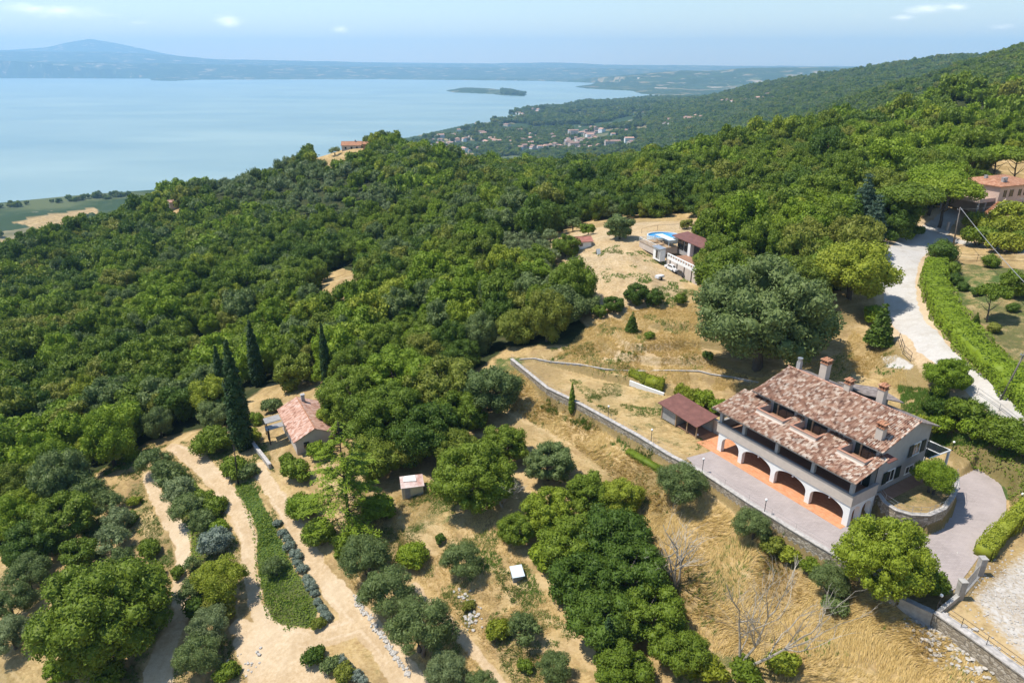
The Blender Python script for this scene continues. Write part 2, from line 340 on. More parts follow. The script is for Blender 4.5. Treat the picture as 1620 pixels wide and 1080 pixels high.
# ---------------------------------------------------------------- materials
def mat(name):
    m = bpy.data.materials.new(name); m.use_nodes = True; n = m.node_tree.nodes; n.clear()
    o = n.new('ShaderNodeOutputMaterial'); b = n.new('ShaderNodeBsdfPrincipled'); m.node_tree.links.new(b.outputs[0], o.inputs[0])
    b.inputs['Specular IOR Level'].default_value = .25
    return m, m.node_tree, b, o
def N(t, ty, **k):
    n = t.nodes.new(ty)
    for a, v in k.items(): setattr(n, a, v)
    return n
def noise(t, vec, scale, detail=4, rough=.55):
    n = N(t, 'ShaderNodeTexNoise'); n.inputs['Scale'].default_value = scale; n.inputs['Detail'].default_value = detail; n.inputs['Roughness'].default_value = rough
    if vec is not None: t.links.new(vec, n.inputs['Vector'])
    return n.outputs['Fac']
def ramp(t, fac, stops, interp='LINEAR'):
    n = N(t, 'ShaderNodeValToRGB'); n.color_ramp.interpolation = interp; e = n.color_ramp.elements
    while len(e) > 1: e.remove(e[0])
    e[0].position = stops[0][0]; e[0].color = (*stops[0][1], 1)
    for p, c in stops[1:]: x = e.new(p); x.color = (*c, 1)
    t.links.new(fac, n.inputs[0]); return n.outputs[0]
def mixc(t, f, a, b, mode='MIX'):
    n = N(t, 'ShaderNodeMix', data_type='RGBA', blend_type=mode)
    for k, v in ((0, f), (6, a), (7, b)):
        if isinstance(v, (int, float)): n.inputs[k].default_value = v
        elif isinstance(v, tuple): n.inputs[k].default_value = (*v, 1)
        else: t.links.new(v, n.inputs[k])
    return n.outputs[2]
def math_(t, op, a, b=None, clamp=False):
    n = N(t, 'ShaderNodeMath', operation=op, use_clamp=clamp)
    for k, v in ((0, a), (1, b)):
        if v is None: continue
        if isinstance(v, (int, float)): n.inputs[k].default_value = v
        else: t.links.new(v, n.inputs[k])
    return n.outputs[0]
def rng_(t, v, a, b, c=0., d=1.):
    n = N(t, 'ShaderNodeMapRange'); t.links.new(v, n.inputs[0])
    for k, q in zip((1, 2, 3, 4), (a, b, c, d)): n.inputs[k].default_value = q
    return n.outputs[0]
def bump(t, b, h, s, dist=.1):
    n = N(t, 'ShaderNodeBump'); n.inputs['Strength'].default_value = s; n.inputs['Distance'].default_value = dist
    t.links.new(h, n.inputs['Height']); t.links.new(n.outputs[0], b.inputs['Normal'])
def pos(t): return N(t, 'ShaderNodeNewGeometry').outputs['Position']
def objc(t): return N(t, 'ShaderNodeTexCoord').outputs['Object']
def simple(name, c, rough=.8, var=.18, scale=1.2, metal=0, spec=.25, bmp=0, c2=None):
    m, t, b, o = mat(name); v = objc(t)
    f = noise(t, v, scale, 6, .65); f = rng_(t, f, .3, .7)
    a = tuple(max(0, x * (1 - var)) for x in c); d = c2 if c2 else tuple(min(1, x * (1 + var)) for x in c)
    t.links.new(mixc(t, f, a, d), b.inputs['Base Color']); b.inputs['Roughness'].default_value = rough; b.inputs['Metallic'].default_value = metal
    b.inputs['Specular IOR Level'].default_value = spec
    if bmp: bump(t, b, noise(t, v, scale * 8, 4), bmp, .03)
    return m
M = {}
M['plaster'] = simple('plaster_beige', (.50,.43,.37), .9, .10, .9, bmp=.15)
M['plaster_grey'] = simple('plaster_grey', (.36,.35,.345), .9, .09, .9, bmp=.15)  # on the villa walls this darker grey has their shade put into it
M['white'] = simple('white_paint', (.76,.75,.72), .7, .06, 1.1)
M['plaster_pink'] = simple('plaster_pink', (.56,.42,.35), .9, .1, .7, bmp=.1)
M['concrete'] = simple('weathered_concrete', (.36,.34,.31), .95, .28, 1.6, bmp=.3)
M['coping'] = simple('stone_coping', (.42,.39,.36), .95, .35, 2.2, bmp=.3)
M['grey_wall'] = simple('grey_block', (.28,.27,.26), .95, .2, 1.4)
M['wood'] = simple('dark_wood', (.055,.040,.030), .8, .35, 3)
M['woodpole'] = simple('pole_wood', (.16,.14,.12), .9, .25, 2)
M['shutter'] = simple('green_shutter', (.022,.034,.028), .5, .3, 2)
M['glass'] = simple('dark_glass', (.02,.024,.028), .08, .2, 1, spec=.8)
M['metal'] = simple('dark_metal', (.06,.06,.06), .5, .2, 3, metal=.3)
M['steel'] = simple('galvanised_steel', (.42,.44,.46), .4, .12, 3, metal=.6)
M['globe'] = simple('lamp_globe', (.85,.85,.83), .25, .03, 3, spec=.6)
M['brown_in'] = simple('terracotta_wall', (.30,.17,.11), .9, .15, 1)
M['terra'] = simple('terracotta_coping', (.40,.21,.14), .85, .15, 2)
M['rust'] = simple('rusty_white_sheet', (.42,.20,.15), .7, .1, .5, c2=(.70,.66,.64))
M['redsheet'] = simple('red_brown_sheet', (.17,.075,.06), .6, .25, 1.2)
M['redroof'] = simple('red_roof', (.36,.15,.11), .8, .25, .8)
M['pool_blue'] = simple('pool_blue', (.04,.30,.62), .25, .15, 1, spec=.6)
M['paleblue'] = simple('pale_blue_panel', (.58,.66,.70), .5, .1, 1)
M['carpaint_dark'] = simple('dark_car_paint', (.02,.03,.045), .25, .1, 1, spec=.7)
M['carpaint_white'] = simple('white_car_paint', (.72,.73,.75), .25, .05, 1, spec=.7)
M['tyre'] = simple('tyre', (.02,.02,.02), .9, .1, 3)
M['ltwood'] = simple('light_timber', (.36,.25,.15), .85, .2, 2)
M['bark'] = simple('bark', (.10,.085,.07), .95, .3, 4)
M['deadwood'] = simple('bleached_dead_wood', (.36,.32,.26), .95, .25, 3)
M['stonewhite'] = simple('pale_stone', (.44,.41,.37), .95, .2, 3, bmp=.2)
M['darkbark'] = simple('dark_bark', (.035,.03,.027), .95, .3, 4)
M['cable'] = simple('cable', (.30,.30,.30), .6, .1, 4)

def tiles(name, cols, per_s=.24, per_t=.42, axis_s=0, axis_t=1, mortar=.0):
    m, t, b, o = mat(name); v = objc(t)
    sp = N(t, 'ShaderNodeSeparateXYZ'); t.links.new(v, sp.inputs[0])
    ws = noise(t, v, 1.1, 2)
    sx = math_(t, 'ADD', sp.outputs[axis_s], math_(t, 'MULTIPLY', ws, .35)); sy = sp.outputs[axis_t]
    fs = math_(t, 'FLOOR', math_(t, 'DIVIDE', sx, per_s)); ft = math_(t, 'FLOOR', math_(t, 'DIVIDE', math_(t, 'ADD', sy, math_(t, 'MULTIPLY', fs, .173)), per_t))
    cb = N(t, 'ShaderNodeCombineXYZ'); t.links.new(fs, cb.inputs[0]); t.links.new(ft, cb.inputs[1])
    wn = N(t, 'ShaderNodeTexWhiteNoise'); t.links.new(cb.outputs[0], wn.inputs[0])
    big = noise(t, v, .35, 3)
    f = math_(t, 'ADD', math_(t, 'MULTIPLY', wn.outputs[0], .92), math_(t, 'MULTIPLY', math_(t, 'SUBTRACT', big, .5), .2))
    c = ramp(t, f, cols, 'LINEAR')
    t.links.new(c, b.inputs['Base Color']); b.inputs['Roughness'].default_value = .9
    wv = math_(t, 'SINE', math_(t, 'MULTIPLY', sx, 2 * math.pi / per_s)); st = math_(t, 'FRACT', math_(t, 'DIVIDE', sy, per_t))
    bump(t, b, math_(t, 'ADD', wv, math_(t, 'MULTIPLY', st, .6)), .9, .05)
    return m
M['tile'] = tiles('mottled_roof_tiles', [(0,(.19,.10,.068)),(.25,(.30,.155,.10)),(.5,(.40,.245,.17)),(.68,(.47,.335,.25)),(.82,(.57,.46,.37)),(1,(.70,.62,.52))], .26, .42)
M['tile_pink'] = tiles('weathered_pink_tiles', [(0,(.30,.15,.10)),(.35,(.50,.28,.20)),(.7,(.58,.36,.27)),(1,(.62,.47,.40))], .3, .5)
M['tile_red'] = tiles('terracotta_tiles', [(0,(.32,.14,.075)),(.5,(.44,.21,.12)),(1,(.52,.30,.19))], .3, .45)
M['tile_dull'] = tiles('dull_red_tiles', [(0,(.20,.12,.09)),(.5,(.31,.19,.145)),(1,(.40,.28,.22))], .3, .45)
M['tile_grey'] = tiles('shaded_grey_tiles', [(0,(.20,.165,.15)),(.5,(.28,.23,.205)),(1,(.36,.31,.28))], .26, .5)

def brickpave():
    m, t, b, o = mat('brick_paving'); v = objc(t)
    br = N(t, 'ShaderNodeTexBrick'); t.links.new(v, br.inputs[0]); br.inputs['Scale'].default_value = 1
    br.inputs['Brick Width'].default_value = .4; br.inputs['Row Height'].default_value = .2; br.inputs['Mortar Size'].default_value = .012
    br.inputs['Color1'].default_value = (.52,.20,.085,1); br.inputs['Color2'].default_value = (.62,.28,.13,1); br.inputs['Mortar'].default_value = (.42,.26,.17,1)
    n = noise(t, v, 1.3, 6, .7)
    t.links.new(mixc(t, rng_(t, n, .45, .75, 0, .5), br.outputs[0], (.60,.36,.23)), b.inputs['Base Color']); b.inputs['Roughness'].default_value = .85
    return m
M['brick'] = brickpave()
def paving():
    m, t, b, o = mat('pinkish_block_paving'); v = pos(t)
    br = N(t, 'ShaderNodeTexBrick'); t.links.new(v, br.inputs[0]); br.inputs['Scale'].default_value = 1
    br.inputs['Brick Width'].default_value = .5; br.inputs['Row Height'].default_value = .25; br.inputs['Mortar Size'].default_value = .015
    br.inputs['Color1'].default_value = (.31,.265,.25,1); br.inputs['Color2'].default_value = (.37,.315,.295,1); br.inputs['Mortar'].default_value = (.24,.21,.19,1)
    n = noise(t, v, .22, 6, .65); n2 = noise(t, v, 2.5, 5, .7)
    c = mixc(t, rng_(t, n, .35, .7), br.outputs[0], (.41,.35,.33)); c = mixc(t, rng_(t, n2, .58, .8, 0, .5), c, (.20,.18,.16))
    t.links.new(c, b.inputs['Base Color']); b.inputs['Roughness'].default_value = .9; return m
M['paving'] = paving()
def stonewall():
    m, t, b, o = mat('rubble_stone'); v = objc(t)
    vo = N(t, 'ShaderNodeTexVoronoi'); mp = N(t, 'ShaderNodeMapping'); mp.inputs['Scale'].default_value = (2.2, 2.2, 4.2); t.links.new(v, mp.inputs[0]); t.links.new(mp.outputs[0], vo.inputs[0]); vo.inputs['Scale'].default_value = 1.
    ve = N(t, 'ShaderNodeTexVoronoi', feature='DISTANCE_TO_EDGE'); t.links.new(mp.outputs[0], ve.inputs[0]); ve.inputs['Scale'].default_value = 1.
    sp = N(t, 'ShaderNodeSeparateColor'); t.links.new(vo.outputs['Color'], sp.inputs[0])
    c = ramp(t, sp.outputs[0], [(0,(.22,.18,.13)),(.5,(.34,.29,.22)),(1,(.46,.41,.34))])
    c = mixc(t, rng_(t, ve.outputs[0], 0, .09), (.13,.11,.09), c)
    t.links.new(c, b.inputs['Base Color']); b.inputs['Roughness'].default_value = .95; bump(t, b, ve.outputs[0], .8, .08); return m
M['stone'] = stonewall()

def ground_mat():
    m, t, b, o = mat('hillside_ground'); v = pos(t)
    at = N(t, 'ShaderNodeAttribute', attribute_name='mask'); sp = N(t, 'ShaderNodeSeparateColor'); t.links.new(at.outputs['Color'], sp.inputs[0])
    at2 = N(t, 'ShaderNodeAttribute', attribute_name='mask2'); sp2 = N(t, 'ShaderNodeSeparateColor'); t.links.new(at2.outputs['Color'], sp2.inputs[0])
    green, dirt, pale = sp.outputs[0], sp.outputs[1], sp.outputs[2]; forest, farm, dry = sp2.outputs[0], sp2.outputs[1], sp2.outputs[2]
    n1 = noise(t, v, .35, 8, .68); n2 = noise(t, v, 2.2, 6, .7); n3 = noise(t, v, .07, 4, .6); n4 = noise(t, v, 7., 4, .7)
    # streaky dry grass
    mp = N(t, 'ShaderNodeMapping'); mp.inputs['Rotation'].default_value = (0, 0, R(35)); mp.inputs['Scale'].default_value = (1.1, 4.5, 1); t.links.new(v, mp.inputs[0])
    n5 = noise(t, mp.outputs[0], 1.0, 6, .72)
    c = ramp(t, n2, [(.25,(.25,.165,.068)),(.5,(.40,.275,.12)),(.72,(.54,.40,.20))])
    c = mixc(t, rng_(t, n5, .45, .62, 0, .8), c, (.50,.36,.17)); c = mixc(t, rng_(t, n5, .42, .30, 0, .6), c, (.20,.125,.05)); c = mixc(t, rng_(t, n1, .5, .75, 0, .6), c, (.27,.165,.095))
    gg = ramp(t, n2, [(.25,(.025,.05,.012)),(.5,(.06,.10,.022)),(.8,(.12,.155,.045))])
    gm = rng_(t, math_(t, 'ADD', green, math_(t, 'ADD', math_(t, 'MULTIPLY', math_(t, 'SUBTRACT', n1, .5), 1.1), math_(t, 'MULTIPLY', math_(t, 'SUBTRACT', n4, .5), .7))), .38, .62)
    c = mixc(t, gm, c, gg)
    dd = ramp(t, n2, [(.25,(.38,.265,.155)),(.5,(.50,.37,.225)),(.75,(.60,.47,.32))]); dd = mixc(t, rng_(t, n1, .45, .7, 0, .8), dd, (.36,.245,.13)); dd = mixc(t, rng_(t, n3, .45, .65, 0, .5), dd, (.60,.49,.35)); dd = mixc(t, rng_(t, math_(t, 'ADD', dry, math_(t, 'MULTIPLY', math_(t, 'SUBTRACT', n2, .5), .8)), .40, .95, 0, .6), dd, (.63,.51,.37))
    c = mixc(t, rng_(t, n3, .42, .62, 0, .45), c, (.17,.125,.062)); c = mixc(t, rng_(t, noise(t, v, .9, 5, .7), .56, .70, 0, .55), c, (.10,.115,.035))
    sv = N(t, 'ShaderNodeSeparateXYZ'); t.links.new(v, sv.inputs[0]); cv = N(t, 'ShaderNodeCombineXYZ'); t.links.new(math_(t, 'ADD', math_(t, 'MULTIPLY', sv.outputs[2], 2.6), math_(t, 'MULTIPLY', n1, 2.5)), cv.inputs[0]); ng_ = math_(t, 'SUBTRACT', 1., gm); t.links.new(math_(t, 'MULTIPLY', sv.outputs[0], .10), cv.inputs[1]); t.links.new(math_(t, 'MULTIPLY', sv.outputs[1], .10), cv.inputs[2])
    nc = noise(t, cv.outputs[0], 1.0, 5, .65); c = mixc(t, math_(t, 'MULTIPLY', ng_, rng_(t, nc, .52, .62, 0, .55)), c, (.54,.40,.22)); c = mixc(t, math_(t, 'MULTIPLY', ng_, rng_(t, nc, .46, .36, 0, .55)), c, (.20,.135,.06))
    gn = N(t, 'ShaderNodeSeparateXYZ'); t.links.new(N(t, 'ShaderNodeNewGeometry').outputs['True Normal'], gn.inputs[0]); c = mixc(t, rng_(t, math_(t, 'ADD', gn.outputs[2], math_(t, 'MULTIPLY', math_(t, 'SUBTRACT', n2, .5), .10)), .955, .86, 0, .75), c, ramp(t, n4, [(.35,(.13,.095,.038)),(.5,(.24,.17,.075)),(.7,(.13,.15,.045))]))
    dm = rng_(t, math_(t, 'ADD', dirt, math_(t, 'MULTIPLY', math_(t, 'SUBTRACT', n2, .5), .75)), .35, .65)
    c = mixc(t, dm, c, dd)
    pp = ramp(t, n2, [(.25,(.43,.40,.36)),(.5,(.49,.46,.42)),(.8,(.55,.52,.475))]); pp = mixc(t, rng_(t, n1, .48, .7, 0, .8), pp, (.38,.335,.28))
    pm = rng_(t, math_(t, 'ADD', pale, math_(t, 'MULTIPLY', math_(t, 'SUBTRACT', n2, .5), .5)), .4, .6)
    c = mixc(t, pm, c, pp)
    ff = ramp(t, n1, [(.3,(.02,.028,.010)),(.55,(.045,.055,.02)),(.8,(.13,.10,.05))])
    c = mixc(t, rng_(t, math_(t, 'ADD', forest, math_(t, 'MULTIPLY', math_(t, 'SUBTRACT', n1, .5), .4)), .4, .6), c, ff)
    # far farmland and wooded plain: patchwork
    fl = N(t, 'ShaderNodeMapping'); fl.inputs['Scale'].default_value = (1, 1, 0); t.links.new(v, fl.inputs[0]); vo = N(t, 'ShaderNodeTexVoronoi'); vo.inputs['Scale'].default_value = .0065; t.links.new(fl.outputs[0], vo.inputs[0]); s3 = N(t, 'ShaderNodeSeparateColor'); t.links.new(vo.outputs['Color'], s3.inputs[0])
    n6 = noise(t, fl.outputs[0], .004, 5, .65); n7 = noise(t, fl.outputs[0], .012, 4, .7)
    fa = ramp(t, s3.outputs[0], [(0,(.035,.06,.02)),(.45,(.05,.085,.03)),(.62,(.10,.12,.05)),(.74,(.27,.22,.12)),(.86,(.055,.09,.03)),(.95,(.38,.32,.22)),(1,(.42,.38,.30))], 'CONSTANT')
    fa = mixc(t, rng_(t, n6, .42, .56), fa, (.035,.062,.022)); fa = mixc(t, rng_(t, n7, .63, .68, 0, .9), fa, (.48,.41,.33))
    c = mixc(t, farm, c, fa)
    t.links.new(c, b.inputs['Base Color']); b.inputs['Roughness'].default_value = .95; b.inputs['Specular IOR Level'].default_value = .1
    bump(t, b, math_(t, 'ADD', n2, math_(t, 'MULTIPLY', n4, .4)), .55, .18)
    return m
M['ground'] = ground_mat()
def water_mat():
    m, t, b, o = mat('lake_water'); v = pos(t)
    mp = N(t, 'ShaderNodeMapping'); mp.inputs['Scale'].default_value = (.0009, .0022, 1); mp.inputs['Rotation'].default_value = (0, 0, R(18)); t.links.new(v, mp.inputs[0])
    n = noise(t, mp.outputs[0], 1, 5, .6)
    t.links.new(mixc(t, rng_(t, n, .35, .65), (.17,.265,.285), (.26,.355,.355)), b.inputs['Base Color'])
    b.inputs['Specular IOR Level'].default_value = .5; b.inputs['IOR'].default_value = 1.33
    t.links.new(rng_(t, n, .3, .7, .32, .48), b.inputs['Roughness'])
    n2 = noise(t, v, .35, 5, .65); bump(t, b, n2, .35, .6); return m
M['water'] = water_mat()
def leafmat(name, a, bcol, c3=None, trans=.30):
    m, t, b, o = mat(name); v = pos(t)
    oi = N(t, 'ShaderNodeObjectInfo'); n1 = noise(t, v, .028, 4, .6); n2 = noise(t, v, .7, 3, .6)
    f = math_(t, 'ADD', math_(t, 'MULTIPLY', oi.outputs['Random'], .55), math_(t, 'ADD', math_(t, 'MULTIPLY', rng_(t, n1, .3, .7), .3), math_(t, 'MULTIPLY', rng_(t, n2, .3, .7), .3)), True)
    c = mixc(t, f, a, bcol)
    if c3:
        oi2 = N(t, 'ShaderNodeMath', operation='FRACT'); t.links.new(math_(t, 'MULTIPLY', oi.outputs['Random'], 7.31), oi2.inputs[0])
        c = mixc(t, rng_(t, oi2.outputs[0], .72, .95, 0, .85), c, c3)
    t.links.new(c, b.inputs['Base Color']); b.inputs['Roughness'].default_value = .55; b.inputs['Specular IOR Level'].default_value = .22
    tr = N(t, 'ShaderNodeBsdfTranslucent'); t.links.new(mixc(t, .5, c, (.10,.16,.01)), tr.inputs[0])
    mx = N(t, 'ShaderNodeMixShader'); mx.inputs[0].default_value = trans; t.links.new(b.outputs[0], mx.inputs[1]); t.links.new(tr.outputs[0], mx.inputs[2]); t.links.new(mx.outputs[0], o.inputs[0])
    return m
LM = {
 'bright': leafmat('bright_green_leaves', (.145,.225,.014), (.25,.34,.024), (.32,.35,.035)),
 'mid': leafmat('mid_green_leaves', (.105,.165,.014), (.195,.260,.024), (.26,.26,.045)),
 'dark': leafmat('dark_green_leaves', (.055,.105,.012), (.115,.180,.022)),
 'greygreen': leafmat('grey_green_leaves', (.118,.168,.050), (.190,.242,.078)),
 'olive': leafmat('olive_leaves', (.17,.22,.085), (.26,.31,.14)),
 'cypress': leafmat('cypress_needles', (.018,.044,.010), (.034,.070,.015), trans=.08),
 'yellow': leafmat('yellow_green_leaves', (.20,.24,.018), (.30,.32,.03)),
 'lavender': leafmat('lavender_foliage', (.21,.26,.20), (.30,.35,.28)),
 'scrub': leafmat('brownish_scrub', (.12,.125,.07), (.17,.16,.095)),
 'blue': leafmat('blue_green_needles', (.06,.11,.07), (.09,.14,.09)),
}
LM['drygrass'] = leafmat('dry_grass_blades', (.74,.52,.19), (.92,.70,.34), trans=.42)
LM['weed'] = leafmat('weed_leaves', (.09,.17,.02), (.16,.26,.04))

# ---------------------------------------------------------------- ground masks, split into ground / tracks / road, water
def polyP(pts): return [P(a, b) for a, b in pts]
TRK = [
 ([(233,750),(237,761),(249,788),(268,819),(288,847),(290,878),(284,909),(282,940),(288,967),(268,1010),(253,1049),(245,1095)], [13,16,20,24,28,22,18,20,26,34,44,50]),
 ([(272,706),(290,714),(311,729),(340,757),(362,787),(383,822),(394,850),(394,885),(399,925),(406,960),(418,990),(440,1010)], [18,26,29,27,25,28,25,20,22,22,28,34]),
 ([(410,735),(415,750),(432,775),(457,815),(482,862),(509,909),(537,944),(568,976),(598,1010),(625,1045),(655,1090)], [16,21,24,26,28,30,34,38,42,46,50]),
 ([(375,990),(428,1006),(486,1012),(545,995),(580,985)], [26,36,40,40,30]),
 ([(390,1010),(430,1050),(470,1100)], [40,80,105]),
 ([(655,925),(700,975),(760,1040),(800,1090)], [10,15,17,20]),
]
ROADP = ([(1505,335),(1492,352),(1478,366),(1448,384),(1424,412),(1420,450),(1427,487),(1446,519),(1476,548),(1511,580),(1548,608),(1592,637),(1660,672)], [22,28,38,46,50,48,43,39,38,37,37,38,38])
ROAD2 = ([(1480,372),(1530,385),(1580,392),(1660,400)], [26,18,16,16])
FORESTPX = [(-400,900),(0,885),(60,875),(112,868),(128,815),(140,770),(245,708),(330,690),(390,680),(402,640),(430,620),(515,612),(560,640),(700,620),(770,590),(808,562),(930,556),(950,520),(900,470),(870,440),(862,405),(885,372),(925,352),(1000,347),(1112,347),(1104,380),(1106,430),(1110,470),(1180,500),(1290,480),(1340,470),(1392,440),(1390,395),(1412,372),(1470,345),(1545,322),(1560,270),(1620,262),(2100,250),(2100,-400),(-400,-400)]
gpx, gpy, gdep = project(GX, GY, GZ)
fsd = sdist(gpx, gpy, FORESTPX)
CLEARPX = [[(506,440),(540,424),(570,432),(568,480),(548,500),(515,480)], [(492,240),(530,232),(578,232),(590,246),(560,268),(500,268)], [(1505,185),(1560,176),(1620,178),(1620,190),(1560,200),(1520,206)],
           [(-10,382),(50,376),(60,392),(20,402),(-10,402)], [(300,545),(330,540),(340,558),(312,566)], [(905,560),(960,530),(940,500)], [(700,238),(760,246),(790,254),(720,252)], [(985,238),(1005,238),(1000,246),(970,246)],
           [(258,345),(278,324),(292,340),(275,356)], [(20,352),(150,328),(160,340),(60,362)]]
CLEAR = [(polyP(c)) for c in CLEARPX]
mask = np.zeros(GX.shape + (4,), np.float32); mask2 = np.zeros_like(mask); mask[..., 3] = 1; mask2[..., 3] = 1
trk = np.full(GX.shape, 1e3); near = GR < 170
for pts, w in TRK:
    L, W = smooth_track(pts, w); trk = np.where(near, np.minimum(trk, pdist(GX, GY, L, W)), trk)
rut = np.full(GX.shape, 1e3)
for pts, w in TRK[:4]:
    L, W = smooth_track(pts, w); rut = np.where(near, np.minimum(rut, pdist(GX, GY, L, [0] * len(L))), rut)
road = np.full(GX.shape, 1e3)
for pts, w in (ROADP, ROAD2):
    L, W = smooth_track(pts, w); road = np.where(GR < 260, np.minimum(road, pdist(GX, GY, L, W)), road)
nz1 = fbm(GX / 1.3, GY / 1.3, 3); nz2 = fbm(GX / 6, GY / 6, 3)
BARE = [polyP(c) for c in ([(-20,1030),(70,940),(120,905),(100,880),(150,790),(235,735),(300,690),(420,700),(520,800),(600,930),(690,1090),(-20,1100)],)]
mask[..., 1] = np.maximum(sstep(.35, -.35, trk + nz1), np.where(near, sstep(-2, 3, sdist(GX, GY, BARE[0])) * .05, 0))
DRYB = polyP([(870,400),(905,365),(1110,345),(1104,430),(1090,470),(960,520),(1130,560),(1180,600),(930,585),(950,540),(900,450)])
mask[..., 1] = np.maximum(mask[..., 1], np.where(GR < 260, sstep(-2, 3, sdist(GX, GY, DRYB)) * .5, 0))
mask[..., 1] = np.maximum(mask[..., 1], .75 * sstep(3.2, .6, road) * (GR < 260))
mask[..., 2] = sstep(.4, -.3, road + nz1 * .8)
RUB = polyP([(1640,850),(1575,905),(1530,945),(1600,1030),(1680,1080)]); mask[..., 2] = np.maximum(mask[..., 2], np.where(GR < 120, sstep(-2.5, 1.5, sdist(GX, GY, RUB)) * .56, 0))
mask[..., 2] = np.maximum(mask[..., 2], np.where(GR < 160, sstep(-.6, .6, sdist(GX, GY, polyP([(1392,563),(1420,560),(1450,578),(1440,586),(1400,582)]))) * .7, 0))
GREEN = [([(370,769),(389,761),(412,788),(432,831),(467,901),(502,963),(494,991),(459,998),(420,979),(404,913),(400,847),(385,804)], 1.1), ([(255,735),(285,738),(322,780),(350,820),(355,860),(302,905),(302,860),(278,810),(258,775)], 1.1),
         ([(1488,410),(1620,425),(1700,620),(1580,560),(1500,490)], .58), ([(1436,640),(1560,640),(1620,690),(1700,860),(1594,790),(1560,742),(1490,706),(1440,670)], .85), ([(980,600),(1100,640),(1140,690),(1090,715),(1000,680),(930,630)], .40),
         ([(1390,780),(1500,740),(1510,780),(1440,810)], .46), ([(940,645),(1060,715),(1140,770),(1120,790),(1010,720),(930,670)], .36), ([(1210,850),(1300,890),(1280,905),(1200,865)], .7), ([(1530,150),(1640,150),(1640,220),(1500,210)], .5),
         ([(640,780),(720,790),(730,840),(640,860),(560,830)], .42), ([(780,565),(830,565),(830,600),(790,620)], .6), ([(1030,450),(1100,455),(1090,480),(1030,480)], .5), ([(200,760),(232,760),(275,860),(270,960),(235,930),(220,850)], .42), ([(1500,1000),(1600,1060),(1560,1090),(1470,1060)], .3), ([(1080,1030),(1260,1030),(1260,1090),(1060,1090)], .5)]
for pts, k in GREEN:
    mask[..., 0] = np.maximum(mask[..., 0], np.where(GR < 260, k * sstep(-.8, .6, sdist(GX, GY, polyP(pts)) + nz1 * 1.2), 0))
mask[..., 0] *= (trk > .1) & (road > .1)
clr = np.full(GX.shape, -1e3)
for c in CLEAR: clr = np.maximum(clr, sdist(GX, GY, c))
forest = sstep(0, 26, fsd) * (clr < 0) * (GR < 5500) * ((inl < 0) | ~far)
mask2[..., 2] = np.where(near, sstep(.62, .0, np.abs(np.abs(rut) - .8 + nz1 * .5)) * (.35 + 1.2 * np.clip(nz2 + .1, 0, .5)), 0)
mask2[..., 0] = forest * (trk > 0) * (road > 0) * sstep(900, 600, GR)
mask2[..., 1] = sstep(620, 900, GR) * (clr < 0)
def grid_mesh(name, faces, kind='structure', label=None):
    used = np.unique(faces); rm = np.full(GX.size, -1); rm[used] = np.arange(len(used))
    V = np.stack([GX.ravel()[used], GY.ravel()[used], GZ.ravel()[used]], -1)
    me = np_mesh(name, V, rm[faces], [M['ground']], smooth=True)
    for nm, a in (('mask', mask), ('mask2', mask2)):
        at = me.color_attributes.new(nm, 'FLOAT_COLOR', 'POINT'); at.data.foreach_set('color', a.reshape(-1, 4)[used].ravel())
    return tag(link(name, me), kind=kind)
ni, nj = GX.shape
I = np.arange(ni - 1)[:, None] * nj + np.arange(nj - 1)[None]
F = np.stack([I, I + 1, I + nj + 1, I + nj], -1).reshape(-1, 4)[:, ::-1]
cell = lambda a: (a[:-1, :-1] + a[1:, 1:]).ravel() / 2
isroad = cell(road + nz1 * .8) < 0; istrk = (cell(trk + nz1) < 0) & ~isroad
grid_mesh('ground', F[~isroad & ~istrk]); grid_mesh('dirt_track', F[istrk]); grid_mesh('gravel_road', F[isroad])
lk = np_mesh('lake', [(-42000, 250, LAKE), (42000, 250, LAKE), (42000, 30000, LAKE), (-42000, 30000, LAKE)], np.array([[0, 1, 2, 3]]), [M['water']])
tag(link('lake', lk), kind='structure')
# ---------------------------------------------------------------- vegetation
def quads(Pt, Nn, size, aspect=.62, g=None):
    """one leaf-spray quad per point, lying across its normal"""
    g = g or rng; n = len(Pt); Nn = Nn / (np.linalg.norm(Nn, axis=1, keepdims=True) + 1e-9)
    t = g.normal(size=(n, 3)); t -= Nn * (t * Nn).sum(1, keepdims=True); t /= np.linalg.norm(t, axis=1, keepdims=True) + 1e-9
    b = np.cross(Nn, t); sz = size * g.uniform(.65, 1.35, n)[:, None] * .5; a = t * sz; b = b * sz * aspect
    fold = Nn * sz * .25
    V = np.stack([Pt - a, Pt + b * .9 - fold * .5, Pt + a, Pt - b * .9 - fold * .5], 1).reshape(-1, 3)
    return V, np.arange(n * 4).reshape(n, 4)
_ico = None
def ico():
    global _ico
    if _ico is None:
        import bmesh
        bm = bmesh.new(); bmesh.ops.create_icosphere(bm, subdivisions=2, radius=1); _ico = (np.array([v.co[:] for v in bm.verts]), np.array([[v.index for v in f.verts] for f in bm.faces])); bm.free()
    return _ico
def lobes_round(g, n, flat=.72, spread=.62, r=(.28, .44), low=-.35):
    """clump centres over a rounded crown of radius 1 (centre at the origin)"""
    out = []
    k = 0
    while len(out) < n and k < 4000:
        k += 1
        d = g.normal(size=3); d /= np.linalg.norm(d)
        if d[2] < low: continue
        c = d * np.array([1, 1, flat]) * spread * g.uniform(.66, 1.18); rr = g.uniform(*r)
        if all(np.linalg.norm(c - o[0]) > .62 * (rr + o[1]) * .8 for o in out) or k > 2500: out.append((c, rr))
    return out
